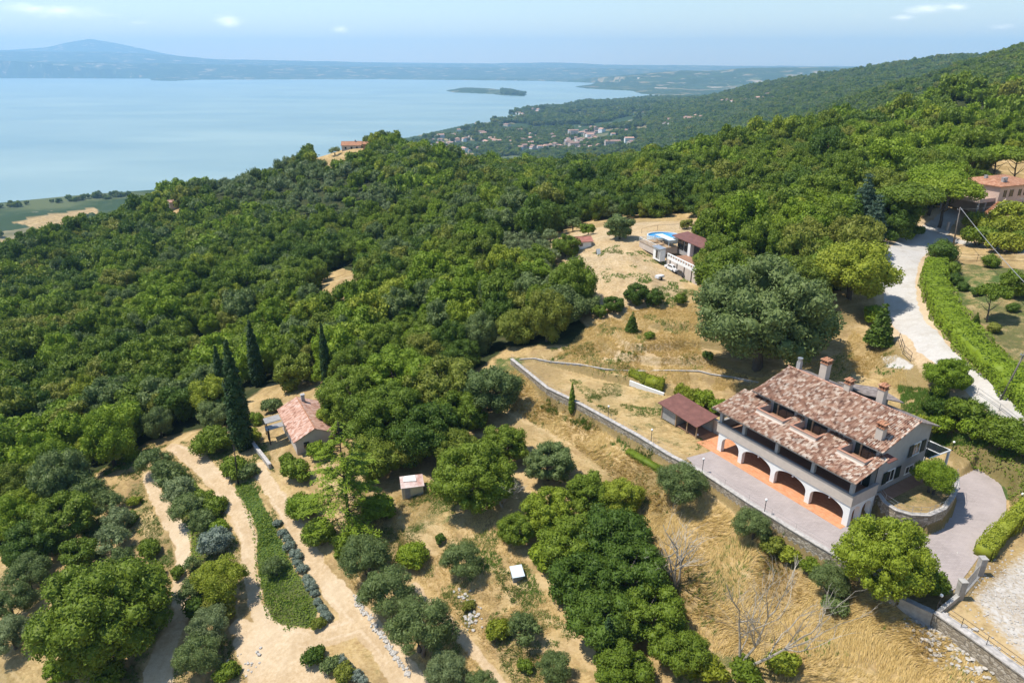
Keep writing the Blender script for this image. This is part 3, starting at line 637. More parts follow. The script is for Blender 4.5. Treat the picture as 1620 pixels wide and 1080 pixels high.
def crown_mesh(name, m, lobes, nleaf, leaf, seed, core=.74, jit=1.35, up=.25, aspect=.55, core_on=True, squash=.85):
    g = np.random.default_rng(seed); tot = sum(r * r for _, r in lobes); Vs = []; Fq = []; Ft = []; nv = 0
    cen = np.mean([c for c, _ in lobes], 0)
    for c, r in lobes:
        n = max(6, int(nleaf * r * r / tot)); d = g.normal(size=(n, 3)); out = (c - cen); out = out / (np.linalg.norm(out) + .3)
        d += out * .55; d /= np.linalg.norm(d, axis=1, keepdims=True)
        rad = r * (.74 + .46 * g.random(n) ** 1.0)[:, None]; p = c + d * rad * np.array([1, 1, squash])
        nn = d + g.normal(size=(n, 3)) * jit * .6 + np.array([0, 0, up])
        V, F = quads(p, nn, leaf, aspect, g); Vs.append(V); Fq.append(F + nv); nv += len(V)
        if core_on:
            iv, if_ = ico(); w = 1 + .22 * g.normal(size=(len(iv), 1)).clip(-1.2, 1.2)
            V = c + iv * r * core * w * np.array([1, 1, squash]); Vs.append(V); Ft.append(if_ + nv); nv += len(V)
    return np_mesh(name, np.concatenate(Vs), [np.concatenate(Fq)] + ([np.concatenate(Ft)] if Ft else []), [m])
def with_mat(me, m, name):
    c = me.copy(); c.name = name; c.materials.clear(); c.materials.append(m); return c
def trunk_mesh(name, m, h, r, seed, limbs=5, reach=.55, lean=.012, wiggle=.03, multi=1):
    g = np.random.default_rng(seed); b = MB()
    for k in range(multi):
        a0 = g.uniform(0, 6.28); sp = .0 if multi == 1 else .10
        ps = [Vector((math.cos(a0)*sp, math.sin(a0)*sp, -.12))]
        for i in range(1, 6):
            q = ps[-1].copy(); q.z = h * i / 5; q.x += g.normal() * wiggle + lean * math.cos(a0) * (1 if multi == 1 else 2.2); q.y += g.normal() * wiggle + lean * math.sin(a0) * (1 if multi == 1 else 2.2); ps.append(q)
        b.tube(ps, [r * 1.25, r, r * .85, r * .7, r * .5, r * .25], 7)
        for j in range(limbs):
            s = ps[2 + j % 3]; a = 6.28 * j / limbs + g.uniform(-.4, .4); e = s + Vector((math.cos(a) * reach, math.sin(a) * reach, g.uniform(.25, .5)))
            mid = (s + e) / 2 + Vector((0, 0, -.05)); b.tube([s, mid, e], [r * .45, r * .3, r * .1], 5)
    me = bpy.data.meshes.new(name); me.from_pydata(b.v, [], b.f); me.materials.append(m); me.polygons.foreach_set('use_smooth', np.ones(len(b.f), bool)); me.update(); return me
# crowns are modelled at radius 1 with the foot of the tree at z=0, three levels of leaf detail
PROTO = {}
def shift(lobes, dz): return [(c + np.array([0, 0, dz]), r) for c, r in lobes]
def add_protos(kind, mats, lobefn, zc, near, mid, farl, seeds, **kw):
    for lod, spec in (('g', kw.pop('giant', None)), ('n', near), ('m', mid), ('f', farl)):
        if spec is None: continue
        for si in range(seeds.get(lod, 2)):
            g = np.random.default_rng(sum(map(ord, kind)) * 13 + si * 101 + ord(lod)); lb = shift(lobefn(g, lod), zc)
            base = crown_mesh(kind + '_crown', LM[mats[0]], lb, spec[0], spec[1], si * 7 + 3, **kw)
            for mname in mats: PROTO[(kind, mname, lod, si)] = base if mname == mats[0] else with_mat(base, LM[mname], kind + '_crown')
add_protos('oak', ['mid', 'bright', 'dark', 'greygreen'], lambda g, l: lobes_round(g, {'g': 85, 'n': 46, 'm': 26, 'f': 13}[l], .74, .72, {'g': (.09, .25), 'n': (.13, .33), 'm': (.17, .38), 'f': (.26, .44)}[l], -.8), .80, (13000, .072), (4200, .12), (900, .24), {'n': 3, 'm': 3, 'f': 3}, giant=(26000, .050))
add_protos('olive', ['olive', 'greygreen', 'bright'], lambda g, l: lobes_round(g, {'n': 24, 'm': 13, 'f': 8}[l], .75, .66, {'n': (.16, .36), 'm': (.24, .42), 'f': (.32, .48)}[l]), .95, (11000, .085), (2400, .16), (520, .30), {'n': 3, 'm': 2, 'f': 2}, core=.6, jit=2.0, aspect=.32)
add_protos('shrub', ['bright', 'mid', 'dark', 'yellow', 'greygreen', 'scrub', 'olive', 'lavender'], lambda g, l: lobes_round(g, {'n': 20, 'm': 12}[l], .72, .58, (.22, .46), -.2), .55, (4200, .13), (1500, .21), None, {'n': 3, 'm': 2}, jit=1.8, aspect=.45)
def lobes_clip(g, l): return lobes_round(g, 22, .85, .55, (.42, .48), -.6)
add_protos('clipped', ['mid', 'dark'], lobes_clip, .72, (3000, .13), None, None, {'n': 1}, jit=.7)
def lobes_column(g, l, wmax=1.0, H=7.6):
    out = []
    for i in range(46):
        z = (i + .5) / 46; w = wmax * (min(1, z / .12) ** .5) * (1 - z ** 2.6) ** .8 * .62; a = i * 2.4
        out.append((np.array([math.cos(a) * w * .55, math.sin(a) * w * .55, z * H + .1]), max(.14, w * .72)))
    return out
add_protos('cypress', ['cypress', 'mid'], lobes_column, 0, (9500, .20), (2600, .34), None, {'n': 1, 'm': 1}, up=.8, squash=1.5, core=.85)
def lobes_umbrella(g, l):
    out = []
    for i in range(30):
        a = i * 2.4; r = math.sqrt((i + .5) / 30) * .82; out.append((np.array([math.cos(a) * r, math.sin(a) * r, 1.2 + .34 * (1 - r * r) + g.uniform(-.06, .06)]), g.uniform(.22, .31)))
    return out
add_protos('pine', ['mid', 'bright'], lobes_umbrella, 0, (8000, .085), (3200, .13), (700, .25), {'n': 1, 'm': 2, 'f': 1}, squash=.62, up=.5)
def lobes_fir(g, l):
    out = []
    for k in range(11):
        z = k / 10; n = max(1, int(8 * (1 - z) + 1)); rr = (1 - z) * .8 + .03
        for j in range(n): a = 6.28 * j / n + k * .7; out.append((np.array([math.cos(a) * rr * .75, math.sin(a) * rr * .75, .35 + z * 2.4]), .2 + .1 * (1 - z)))
    return out
add_protos('fir', ['dark', 'blue'], lobes_fir, 0, (7000, .11), (2400, .18), None, {'n': 1, 'm': 1}, squash=.5, core=.6)
TR = {k: [] for k in ('oak', 'olive', 'pine', 'fir', 'cypress', 'shrub', 'clipped')}
for i in range(3): TR['oak'].append(trunk_mesh('trunk', M['bark'], 1.0, .065, 40 + i))
for i in range(2): TR['olive'].append(trunk_mesh('trunk', M['bark'], .85, .06, 50 + i, 3, .35, multi=2))
TR['pine'].append(trunk_mesh('trunk', M['bark'], 1.25, .05, 60, 7, .6, .03, .02)); TR['fir'].append(trunk_mesh('trunk', M['bark'], 2.6, .05, 61, 4, .3, 0, .005))
TR['cypress'].append(trunk_mesh('trunk', M['bark'], 1.2, .12, 62, 0, 0, 0, .005)); TR['shrub'].append(trunk_mesh('stem', M['bark'], .5, .05, 63, 4, .3, .05, .03, 2)); TR['clipped'].append(TR['shrub'][0])
NAME = {'oak': ('oak_tree', 'tree'), 'olive': ('olive_tree', 'olive tree'), 'pine': ('umbrella_pine', 'pine tree'), 'fir': ('fir_tree', 'conifer'), 'cypress': ('cypress_tree', 'cypress'), 'shrub': ('shrub', 'shrub'), 'clipped': ('clipped_bush', 'bush')}
CZ = {'oak': .82, 'olive': .95, 'shrub': .62, 'clipped': .72, 'pine': 1.3, 'fir': 1.4, 'cypress': 3.8}
HZ = {'oak': (.0, 1.6), 'olive': (0, 1.65), 'cypress': (0, 7.7), 'fir': (0, 2.8)}
prn = random.Random(5)
def plant_at(kind, tone, x, y, z, r, label, group=None, lod=None, sq=1.0, rot=None, trunk=True, sink=.0):
    d = math.sqrt(x*x + y*y + (CAMH - z) ** 2)
    ls = sorted({k[2] for k in PROTO if k[0] == kind and k[1] == tone}, key='gnmf'.index)
    if lod is None or lod not in ls:
        px = r * 2 / d * FPX; lod = 'g' if px > 118 and 'g' in ls else 'n' if px > 52 or len(ls) == 1 else ('m' if px > 26 or len(ls) == 2 else 'f')
        if lod not in ls: lod = ls[0]
    ks = [k for k in PROTO if k[0] == kind and k[1] == tone and k[2] == lod]; me = PROTO[prn.choice(ks)]
    nm, cat = NAME[kind]; rz = prn.uniform(0, 6.28) if rot is None else rot
    e = empty(nm, (x, y, z - sink), rz, label, cat, group)
    c = link('crown' if kind not in ('shrub', 'clipped') else 'foliage', me, e); c.scale = (r, r, r * sq)
    if trunk: t = link('trunk' if kind not in ('shrub', 'clipped') else 'stem', prn.choice(TR[kind]), e); t.scale = (r, r, r * sq)
    return e
def plant(kind, tone, cx, cy, w, label, group=None, sq=1.0, **kw):
    """crown centre and crown width as sighted in the photograph, stood on the ground below"""
    g, dep = hit(cx, cy); r = 1
    for _ in range(6):
        r = w / 2 * dep / FPX * (1.0 if kind != 'cypress' else 1.0); g, dep = hit(cx, cy, CZ[kind] * r * sq)
    return plant_at(kind, tone, g[0], g[1], float(ground(g[0], g[1])), r, label, group, sq=sq, **kw)
def plants(rows, group=None):
    return [plant(*r[:6], group=(r[6] if len(r) > 6 and r[6] else group), sq=(r[7] if len(r) > 7 else 1.0)) for r in rows]
G1 = 'olive trees between the dirt tracks'; G2 = 'trees round the middle clearing'; G3 = 'orchard trees on the dry slope'; G4 = 'bushes and trees along the villa terrace'
plants([
 ('oak','mid',160,965,215,'largest broad oak at the lower left, casting shade over the dirt track'),
 ('oak','mid',125,872,58,'small oak just above the largest lower-left oak',G1),
 ('olive','greygreen',46,905,72,'grey-green olive at the left edge above the big oak',G1),
 ('olive','greygreen',18,955,70,'round olive touching the left edge beside the big oak',G1),
 ('olive','olive',12,1003,74,'lowest olive touching the left edge of the grove',G1),
 ('olive','greygreen',140,776,56,'topmost olive of the bare patch on the left, under the wood',G1),
 ('olive','greygreen',170,795,46,'second olive down in the left bare patch',G1),
 ('olive','olive',186,822,48,'third olive down in the left bare patch',G1),
 ('olive','olive',176,852,52,'fourth olive down in the left bare patch',G1),
 ('olive','greygreen',188,885,44,'lowest small olive of the left bare patch',G1),
 ('olive','greygreen',242,727,52,'topmost olive on the green strip between the two tracks',G1),
 ('olive','greygreen',263,748,52,'second olive down the strip between the two tracks',G1),
 ('olive','olive',283,772,54,'third olive down the strip, widest of the upper four',G1),
 ('olive','greygreen',298,800,58,'fourth olive down the strip, darkest and roundest',G1),
 ('olive','greygreen',322,822,46,'fifth olive down the strip beside the bend',G1),
 ('shrub','lavender',340,855,60,'silvery grey spreading shrub on the strip between tracks',G1),
 ('olive','greygreen',302,890,26,'narrow olive leaning over the left track below the silvery shrub',G1),
 ('shrub','mid',236,866,42,'dark green shrub on the bank left of the track',G1),
 ('shrub','bright',213,792,24,'light green shrub on the bank beside the topmost track bend',G1),
 ('olive','greygreen',305,932,54,'olive at the left foot of the pale ash tree',G1),
 ('olive','bright',350,915,88,'pale green young ash between the tracks',G1),
 ('shrub','dark',318,958,54,'dark shrub under the pale young ash',G1),
 ('shrub','mid',350,955,56,'green shrub at the right foot of the pale young ash',G1),
 ('olive','olive',330,988,72,'upper of the two big olives at the track junction',G1),
 ('olive','greygreen',313,1034,78,'lower of the two big olives at the track junction',G1),
 ('shrub','mid',358,1062,40,'green shrub at the bottom edge beside the junction olives',G1),
 ('olive','greygreen',434,894,38,'lone small olive on the mown green strip',G1),
 ('shrub','yellow',394,690,36,'rounded yellow-green bush by the farmhouse gate') ,
 ('shrub','mid',336,695,66,'leafy bush at the head of the middle track'),
 ('shrub','mid',372,738,54,'low shrub left of the leaning wooden pole'),
 ('shrub','greygreen',392,745,34,'greyish shrub right of the leaning wooden pole'),
 ('shrub','dark',497,1036,42,'dark shrub at the left end of the bottom flower bed'),
 ('shrub','greygreen',524,1050,36,'grey shrub in the middle of the bottom flower bed'),
 ('shrub','mid',546,1066,40,'green shrub at the bottom edge of the flower bed'),
 ('shrub','mid',503,985,26,'small shrub where the lavender row ends'),
 ('oak','mid',560,625,125,'broad oak right of the farmhouse roof',G2),('oak','bright',628,598,135,'tallest bright oak behind the dark conifer',G2),('oak','mid',700,612,120,'oak at the upper right of the central clump',G2),
 ('oak','mid',612,655,140,'wide oak above the grey shed',G2),('oak','dark',672,680,120,'dark oak between the shed and the rounded oak',G2),('oak','mid',592,722,90,'oak left of the grey shed',G2),('oak','mid',643,708,72,'oak pressed against the back of the grey shed',G2),('oak','mid',715,705,80,'oak between the grey shed and the rounded free oak',G2),('oak','mid',722,655,90,'oak leaning over the gap in the central clump',G2),
 ('oak','mid',750,752,140,'rounded oak standing free right of the shed',G2),('oak','mid',800,700,78,'medium oak behind the rounded free oak',G2),('shrub','dark',752,663,46,'dark round bush above the rounded free oak',G2),
 ('oak','greygreen',775,612,100,'loose grey-green oak at the top of the dry field',G2),('oak','greygreen',868,730,82,'grey-green bushy oak at the right of the clump',G2),
 ('olive','greygreen',580,880,84,'upper of three olives beside the stone edged lane',G2),('olive','greygreen',614,934,96,'middle of three olives beside the stone edged lane',G2),('olive','greygreen',664,994,112,'lowest and widest of three olives beside the lane',G2),
 ('olive','greygreen',731,884,70,'round olive alone in the middle of the clearing',G2),('shrub','bright',652,878,56,'bright spreading bush right of the upper lane olive',G2),
 ('olive','greygreen',828,992,56,'round olive beside the yellow-green bush',G2),('shrub','yellow',788,994,46,'yellow-green bush in the lower clearing',G2),('olive','greygreen',877,1056,64,'olive at the bottom edge of the clearing',G2),('olive','olive',708,1060,70,'olive at the bottom edge below the widest lane olive',G2),('olive','greygreen',760,1085,60,'olive cut by the bottom edge of the clearing',G2),
 ('shrub','mid',742,958,22,'small weedy bush in the stony patch',G2),('shrub','dark',697,852,20,'tiny dark bush near the round olive',G2),('shrub','mid',832,1052,28,'small bright bush by the white stones',G2),
 ('oak','mid',818,835,66,'small oak at the left tip of the dark tree cluster',G2),('oak','bright',868,806,84,'bright oak at the upper left of the dark tree cluster',G2),('oak','mid',930,778,80,'oak at the top of the dark tree cluster',G2),('oak','bright',982,782,74,'bright oak at the upper right of the dark tree cluster',G2),
 ('oak','mid',905,855,110,'oak in the left middle of the dark tree cluster',G2),('oak','dark',972,848,120,'dark oak in the centre of the tree cluster',G2),('oak','dark',925,915,125,'big dark oak over the white box side of the cluster',G2),('oak','dark',1000,905,125,'big dark oak at the right of the tree cluster',G2),('oak','dark',955,975,120,'dark oak at the lower front of the tree cluster',G2),('oak','mid',1030,965,115,'oak beside the dead tree at the cluster edge',G2),('oak','mid',985,1058,100,'lowest green oak at the bottom edge of the cluster',G2),('shrub','bright',860,880,50,'light bush beside the white box',G2),('oak','mid',1078,1030,90,'oak at the bottom edge beside the dead tree',G2),
 ('shrub','bright',1242,1048,56,'bright bush below the dead tree'),('shrub','mid',1180,1062,60,'green bush at the foot of the dead tree'),('shrub','yellow',1125,1058,60,'yellowish bush left of the dead tree foot'),
 ('olive','greygreen',1078,763,84,'wide round olive leaning on the terrace wall',G4),('olive','greygreen',1191,830,62,'upright olive below the terrace lamp',G4),('olive','greygreen',1316,915,66,'grey olive bush in front of the leafy bright tree',G4),('shrub','greygreen',1322,955,44,'low grey shrub under the grey olive bush',G4),
 ('oak','bright',1402,880,146,'leafy bright green tree in front of the villa arcade corner',G4,1.2),('shrub','mid',1470,918,68,'clipped green shrub next to the entrance gate',G4),('shrub','mid',1222,862,40,'left shrub of the low row along the terrace wall',G4),('shrub','bright',1252,876,40,'middle shrub of the low row along the terrace wall',G4),('shrub','mid',1283,892,36,'right shrub of the low row along the terrace wall',G4),
 ('olive','bright',1480,752,70,'small feathery tree in the raised garden',G4),('oak','greygreen',1212,492,232,'huge spreading grey-green oak behind the villa'),('oak','mid',1150,432,110,'oak at the upper left of the huge grey-green oak'),('oak','bright',1352,425,120,'bright bushy tree beside the white road bend'),('oak','mid',1275,440,90,'oak half hidden behind the huge grey-green oak'),
 ('shrub','bright',1385,497,40,'bright shrub beside the white road'),('fir','dark',1395,515,50,'dark tiered conifer beside the white road'),('oak','bright',1500,592,72,'loose leafy young tree between villa and road'),
 ('shrub','yellow',1455,672,44,'left yellow-green bush behind the villa roof'),('shrub','bright',1490,668,50,'bright bush on the bank behind the villa'),('shrub','mid',1530,650,56,'tangled bush on the bank below the pole'),('shrub','bright',1540,680,48,'light bush above the driveway bank'),('shrub','mid',1592,685,80,'big leafy bush on the bank at the right edge'),('shrub','mid',1628,700,70,'big leafy bush cut by the right edge'),('shrub','dark',1480,640,44,'dark bush under the loose leafy young tree'),('shrub','yellow',1570,668,30,'small yellow bush at the foot of the pole'),
 ('shrub','bright',268,760,30,'bright undergrowth bush below the second strip olive'),('shrub','mid',340,800,44,'green bush right of the fourth strip olive'),('shrub','bright',346,835,40,'bright bush above the silvery grey shrub'),('shrub','mid',322,790,40,'dark undergrowth bush in the middle of the strip'),('shrub','mid',205,818,30,'bush on the bank below the light green shrub'),('shrub','bright',246,905,30,'bush between the big oak and the left track'),('shrub','mid',282,905,26,'low bush at the left track below the narrow olive'),('shrub','bright',90,1062,50,'bright bush at the bottom edge left of the big oak shadow'),('shrub','mid',170,1066,60,'bush at the foot of the largest oak'),('oak','mid',95,820,100,'oak at the lower tip of the left wood'),('oak','dark',50,860,90,'dark oak at the very bottom of the left wood'),
 ('shrub','bright',478,800,60,'feathery bush left of the sparse conifer'),('shrub','mid',505,842,64,'dense bush at the foot of the sparse conifer'),('shrub','bright',600,802,60,'feathery bush right of the sparse conifer'),('shrub','mid',470,742,50,'bush below the farmhouse yard'),('shrub','mid',548,862,50,'low bush between the sparse conifer and the upper lane olive'),
 ('shrub','yellow',1078,618,30,'yellow-green bush behind the woodshed roof'),('shrub','yellow',1096,626,34,'second yellow-green bush behind the woodshed'),('shrub','bright',1116,632,40,'bright bush behind the right end of the woodshed'),('shrub','bright',1137,642,38,'bright bush between the woodshed and the villa roof'),('cypress','mid',905,630,14,'narrow upright shrub growing at the terrace wall lamp'),
 ('oak','mid',1142,402,84,'tree closest to the pool house balustrade'),('oak','bright',1142,458,58,'bright tree beside the parked cars'),('oak','bright',530,655,62,'oak overhanging the right slope of the farmhouse roof'),('shrub','greygreen',430,640,36,'grey bush behind the farmhouse porch'),('shrub','mid',455,728,30,'bush at the lower corner of the farmhouse yard'),('shrub','bright',505,712,44,'bright bush against the farmhouse gable'),('shrub','mid',405,662,30,'bush between the tallest cypress and the porch'),('shrub','mid',1040,640,10,'x') ,
][:-1])
plants([
 ('oak','mid',895,388,44,'dark bushy tree beside the small red-roofed shed'),('oak','greygreen',981,358,50,'round grey-green tree on the dry hill crest'),('oak','mid',931,362,24,'small tree behind the red-roofed shed'),('olive','greygreen',908,354,26,'small olive behind the dark bushy tree'),('oak','mid',1087,354,20,'young tree in the pale field above the pool'),
 ('oak','dark',972,480,34,'left orchard tree under the mound'),('oak','dark',1006,463,42,'largest orchard tree under the mound'),('oak','dark',1034,470,34,'orchard tree joined to the largest one'),('oak','mid',1078,471,22,'small orchard tree alone on the right'),('fir','dark',1000,510,24,'young conifer on the dry terrace'),('oak','mid',949,492,26,'pale small tree at the edge of the wood'),('olive','greygreen',935,480,34,'olive at the edge of the wood beside the dry terrace'),('shrub','mid',1027,530,20,'bush on the terrace bank'),('shrub','dark',1121,562,20,'dark bush in the shade of the huge oak'),('shrub','scrub',880,400,18,'dry shrub below the shed'),
], G3)
# the short olive rows below the dry hill
k = 0
for r_, (x0, x1, y0, y1, n, w) in enumerate([(783,856,420,424,3,34),(795,873,402,404,4,31),(808,885,388,388,4,28),(800,870,374,372,4,26),(880,925,440,455,2,32)]):
    for i in range(n):
        f = i / (n - 1); k += 1
        plant('olive', 'olive', x0 + (x1 - x0) * f, y0 + (y1 - y0) * f, w, f"{['first','second','third','fourth'][i]} olive from the left in the {['front','second','third','rear','right-hand'][r_]} row of the grey grove", 'grey olive grove')
# cypresses
def cypress(bx, by, tx, ty, w, label):
    g, dep = hit(bx, by); h = (by - ty) * dep / FPX / math.cos(R(26)); r = w / 2 * dep / FPX / .62
    e = plant_at('cypress', 'cypress', g[0], g[1], g[2], 1, label, 'cypresses beside the farmhouse', lod='n')
    for c in e.children: c.scale = (r, r, h / 7.7)
cypress(386,712,372,546,28,'tallest dark cypress left of the farmhouse'); cypress(356,640,355,550,15,'slim cypress just behind the tallest one')
cypress(409,610,402,512,18,'cypress standing above the farmhouse chimney'); cypress(520,622,516,516,14,'cypress behind the bright oaks right of the farmhouse')
cypress(958,1052,957,966,26,'slender young cypress at the front of the dark tree cluster')
# sparse dark conifer with drooping branches, in front of the bright oaks
def sparse_conifer():
    g0, dep = hit(553, 835); h = 17.5
    e = empty('larch_tree', g0, 0, 'sparse feathery conifer with bare dark trunk beside the dirt lane', 'conifer')
    gg = np.random.default_rng(3); t = MB(); pts = []; nrm = []
    t.tube([(0,0,-.2),(.05,0,h*.3),(-.05,.05,h*.6),(0,0,h)], [.26,.2,.12,.03], 8)
    for i in range(110):
        z = 1.6 + (h - 2.0) * (i / 110) ** .95; L = (7.6 * (1 - (z / h)) ** .8 + .5) * gg.uniform(.7, 1.1); a = gg.uniform(0, 6.28); d = Vector((math.cos(a), math.sin(a), 0)); s = Vector((0, 0, z))
        p = [s, s + d * L * .35 + Vector((0, 0, .15)), s + d * L * .7 + Vector((0, 0, -.05)), s + d * L + Vector((0, 0, -.45))]
        t.tube(p, [.055, .035, .022, .008], 4, cap=False)
        for q in range(int(120 * L / 4)):
            f = gg.uniform(.32, 1.03); b = s + d * L * f + Vector((0, 0, .15 - .6 * f * f)); sd_ = gg.normal() * .42 * (1.1 - f * .6) * L / 4
            pts.append(b + Vector((-d.y, d.x, 0)) * sd_ + Vector((0, 0, gg.normal() * .08))); nrm.append((gg.normal() * .3, gg.normal() * .3, 1))
    t.build('trunk', M['darkbark'], e, True)
    V, F = quads(np.array([tuple(p) for p in pts]), np.array(nrm), .46, .34, gg); link('crown', np_mesh('larch_crown', V, F, [LM['bright']]), e)
sparse_conifer()
def dead_tree(bx, by, hpx, label, seed, w=1.0, name='bare_tree'):
    g0, dep = hit(bx, by); h = hpx * dep / FPX / math.cos(R(35)); e = empty(name, g0, 0, label, 'dead tree'); gg = random.Random(seed); b = MB()
    def grow(p, d, L, r, lv):
        pts = [p]; q = p.copy(); dd = d.copy()
        for i in range(4):
            dd = (dd + Vector((gg.gauss(0, .14), gg.gauss(0, .14), gg.gauss(0.04, .08)))).normalized(); q = q + dd * L / 4; pts.append(q.copy())
        b.tube(pts, [r, r * .85, r * .7, r * .55, r * .4], 5 if lv < 2 else 3, cap=False)
        if lv < 4:
            for k in range(5 if lv == 0 else 3 if lv < 3 else 2):
                i = gg.randint(1, 4); a = gg.uniform(0, 6.28); nd = (dd * .75 + Vector((math.cos(a), math.sin(a), gg.uniform(-.1, .5))) * .75 * w).normalized(); grow(pts[i], nd, L * gg.uniform(.45, .72), max(.013, r * .5), lv + 1)
    for k in range(3): grow(Vector((gg.uniform(-.3,.3), gg.uniform(-.3,.3), -.1)), Vector((gg.uniform(-.28,.28), gg.uniform(-.28,.28), 1)).normalized(), h * .60, .17, 0)
    b.build('trunk', M['deadwood'], e)
dead_tree(1165,1062,185,'large leafless grey tree over dry grass beside the dark tree cluster',6,.5)
dead_tree(1068,925,95,'thin leafless sapling at the right of the dark tree cluster',9,.8)
dead_tree(795,800,60,'bleached dead branches between the rounded free oak and the tree cluster',12,1.2)
# lavender row
lav = [(441,828),(447,840),(453,852),(459,864),(466,876),(472,889),(478,901),(485,914),(491,926),(497,938),(504,950),(510,962),(515,974)]
for i, (a, b_) in enumerate(lav):
    plant('shrub', 'lavender', a + (i * 7 % 5 - 2) * .8, b_ + (i * 5 % 3 - 1) * 1.5, 16 + (i * 11) % 9, f"{['first','second','third','fourth','fifth','sixth','seventh','eighth','ninth','tenth','eleventh','twelfth','last'][i]} grey lavender clump from the top of the row beside the dirt lane", 'lavender row beside the lane', trunk=False)
for i, (a, b_) in enumerate([(540,1045),(552,1056),(563,1067),(573,1078)]):
    plant('shrub', 'lavender', a, b_, 22, f"{['first','second','third','last'][i]} grey clump edging the flower bed at the bottom", 'clumps edging the flower bed', trunk=False)

def hedge(name, label, tone, line, w, h, leaf=.22, dens=42, cat='hedge', lump=.25, seed=1, parent=None):
    g = np.random.default_rng(seed); Pt = []; Nn = []; core = MB()
    L = [np.array(p[:2]) for p in line]
    prev = None
    seg = [(L[i], L[i+1]) for i in range(len(L)-1)]
    for i, (a, b_) in enumerate(seg):
        d = b_ - a; ln = np.linalg.norm(d); d = d / ln; nrm = np.array([d[1], -d[0]]); n = int(dens * ln * (w + 2 * h))
        s = g.random(n) * ln; f = g.random(n) * (w + 2 * h) - h
        sidez = np.where(f < 0, f + h, np.where(f > w, h - (f - w), h)); off = np.clip(f, 0, w) - w / 2
        xy = a + d * s[:, None] + nrm * off[:, None]; lum = fbm(xy[:, 0] * .55 + seed, xy[:, 1] * .55, 3) * lump * 3
        xy = xy + nrm * (np.sign(off) * (np.abs(off) > w/2 - 1e-6) * lum * .6)[:, None]
        z = ground(xy[:, 0], xy[:, 1]) + sidez + np.where(sidez >= h, lum, 0) + g.normal(size=n) * .05
        Pt.append(np.column_stack([xy, z]))
        nn = np.where((f < 0)[:, None], np.array([*(-nrm), .35]), np.where((f > w)[:, None], np.array([*nrm, .35]), np.array([0, 0, 1.0]))); Nn.append(nn + g.normal(size=(n, 3)) * .45)
        for (u, v) in [(0, ln)]:
            q = []
            for ss in (u, v):
                for oo in (-w/2 * .82, w/2 * .82):
                    p_ = a + d * ss + nrm * oo; zz = float(ground(*p_)); q.append((p_[0], p_[1], zz))
            k = h * .86; core.add([q[0], q[1], q[3], q[2], *[(x, y, z_ + k) for x, y, z_ in (q[0], q[1], q[3], q[2])]], [(0,1,2,3),(7,6,5,4),(0,4,5,1),(1,5,6,2),(2,6,7,3),(3,7,4,0)])
    V, F = quads(np.concatenate(Pt), np.concatenate(Nn), leaf, .62, g); cv = np.array(core.v) if core.v else np.zeros((0, 3))
    me = np_mesh(name, np.concatenate([V, cv]), [F, np.array(core.f) + len(V)], [LM[tone]])
    return tag(link(name, me, parent), label, cat if label else None)
def line_px(pts, n=None):
    q = [P(a, b) for a, b in pts]; out = []
    for i in range(len(q) - 1):
        m = max(1, int(np.linalg.norm(q[i+1] - q[i]) / 2.5)); out += [q[i] + (q[i+1] - q[i]) * k / m for k in range(m)]
    return out + [q[-1]]
hedge('tall_hedge', 'tall bright green hedge curving along the white road', 'bright', line_px([(1478,425),(1474,450),(1484,480),(1500,512),(1525,545),(1556,574),(1592,606),(1650,650)]), 3.9, 2.6, .32, 30, lump=.95)
hedge('driveway_hedge', 'clipped green hedge at the outer right of the driveway', 'bright', line_px([(1552,882),(1580,850),(1606,822),(1650,782)]), 1.8, 1.6, .22, 55, seed=3, lump=.5)
hedge('green_verge', 'loose green shrubs at the foot of the terrace wall', 'mid', [p + np.array([-1.3,-.8,0]) for p in (WALL[3], WALL[4])], .9, .6, .22, 30, seed=5)
# creeping ground cover bank above the driveway
def cover(name, label, tone, polypx, h, leaf, dens, seed, kind=None, cat='ground cover', lump=.5):
    pl = np.array(polyP(polypx)); g = np.random.default_rng(seed); lo = pl.min(0); hi = pl.max(0); A = (hi[0]-lo[0]) * (hi[1]-lo[1]); n = int(A * dens)
    x = g.uniform(lo[0], hi[0], n); y = g.uniform(lo[1], hi[1], n); k = sdist(x, y, pl) + fbm(x, y, 2) * .8 > 0; x = x[k]; y = y[k]
    z = ground(x, y) + h * (.45 + g.random(len(x)) * .5) + np.clip(fbm(x * .7, y * .7, 3), -.3, .4) * lump
    V, F = quads(np.column_stack([x, y, z]), np.array([0, 0, 1.0]) + g.normal(size=(len(x), 3)) * .45, leaf, .6, g)
    o = link(name, np_mesh(name, V, F, [LM[tone]])); return tag(o, label, cat, kind='stuff')
cover('ground_cover', 'dark green creeping ground cover on the bank above the driveway', 'mid', [(1500,712),(1530,700),(1580,705),(1640,730),(1700,790),(1640,850),(1596,800),(1596,765),(1575,745),(1530,728)], .5, .28, 34, 2, lump=1.2)
cover('strip_cover', 'mown green plants on the strip between track and lane', 'mid', GREEN[0][0], .22, .26, 26, 3, lump=.4)
cover('strip_weeds', 'green undergrowth under the olives between tracks', 'bright', GREEN[1][0], .45, .28, 30, 4, lump=.5)
cover('slope_weeds', 'green weeds on the slope behind the villa', 'weed', [(1436,645),(1470,630),(1560,640),(1610,680),(1500,700),(1450,675)], .5, .28, 14, 6, lump=.9)
hedge('yellow_hedge', 'yellow-green hedge on the low white wall beyond the garden', 'yellow', line_px([(996,594),(1022,604),(1050,614)]), 1.1, 1.3, .26, 34, seed=8, lump=.5)
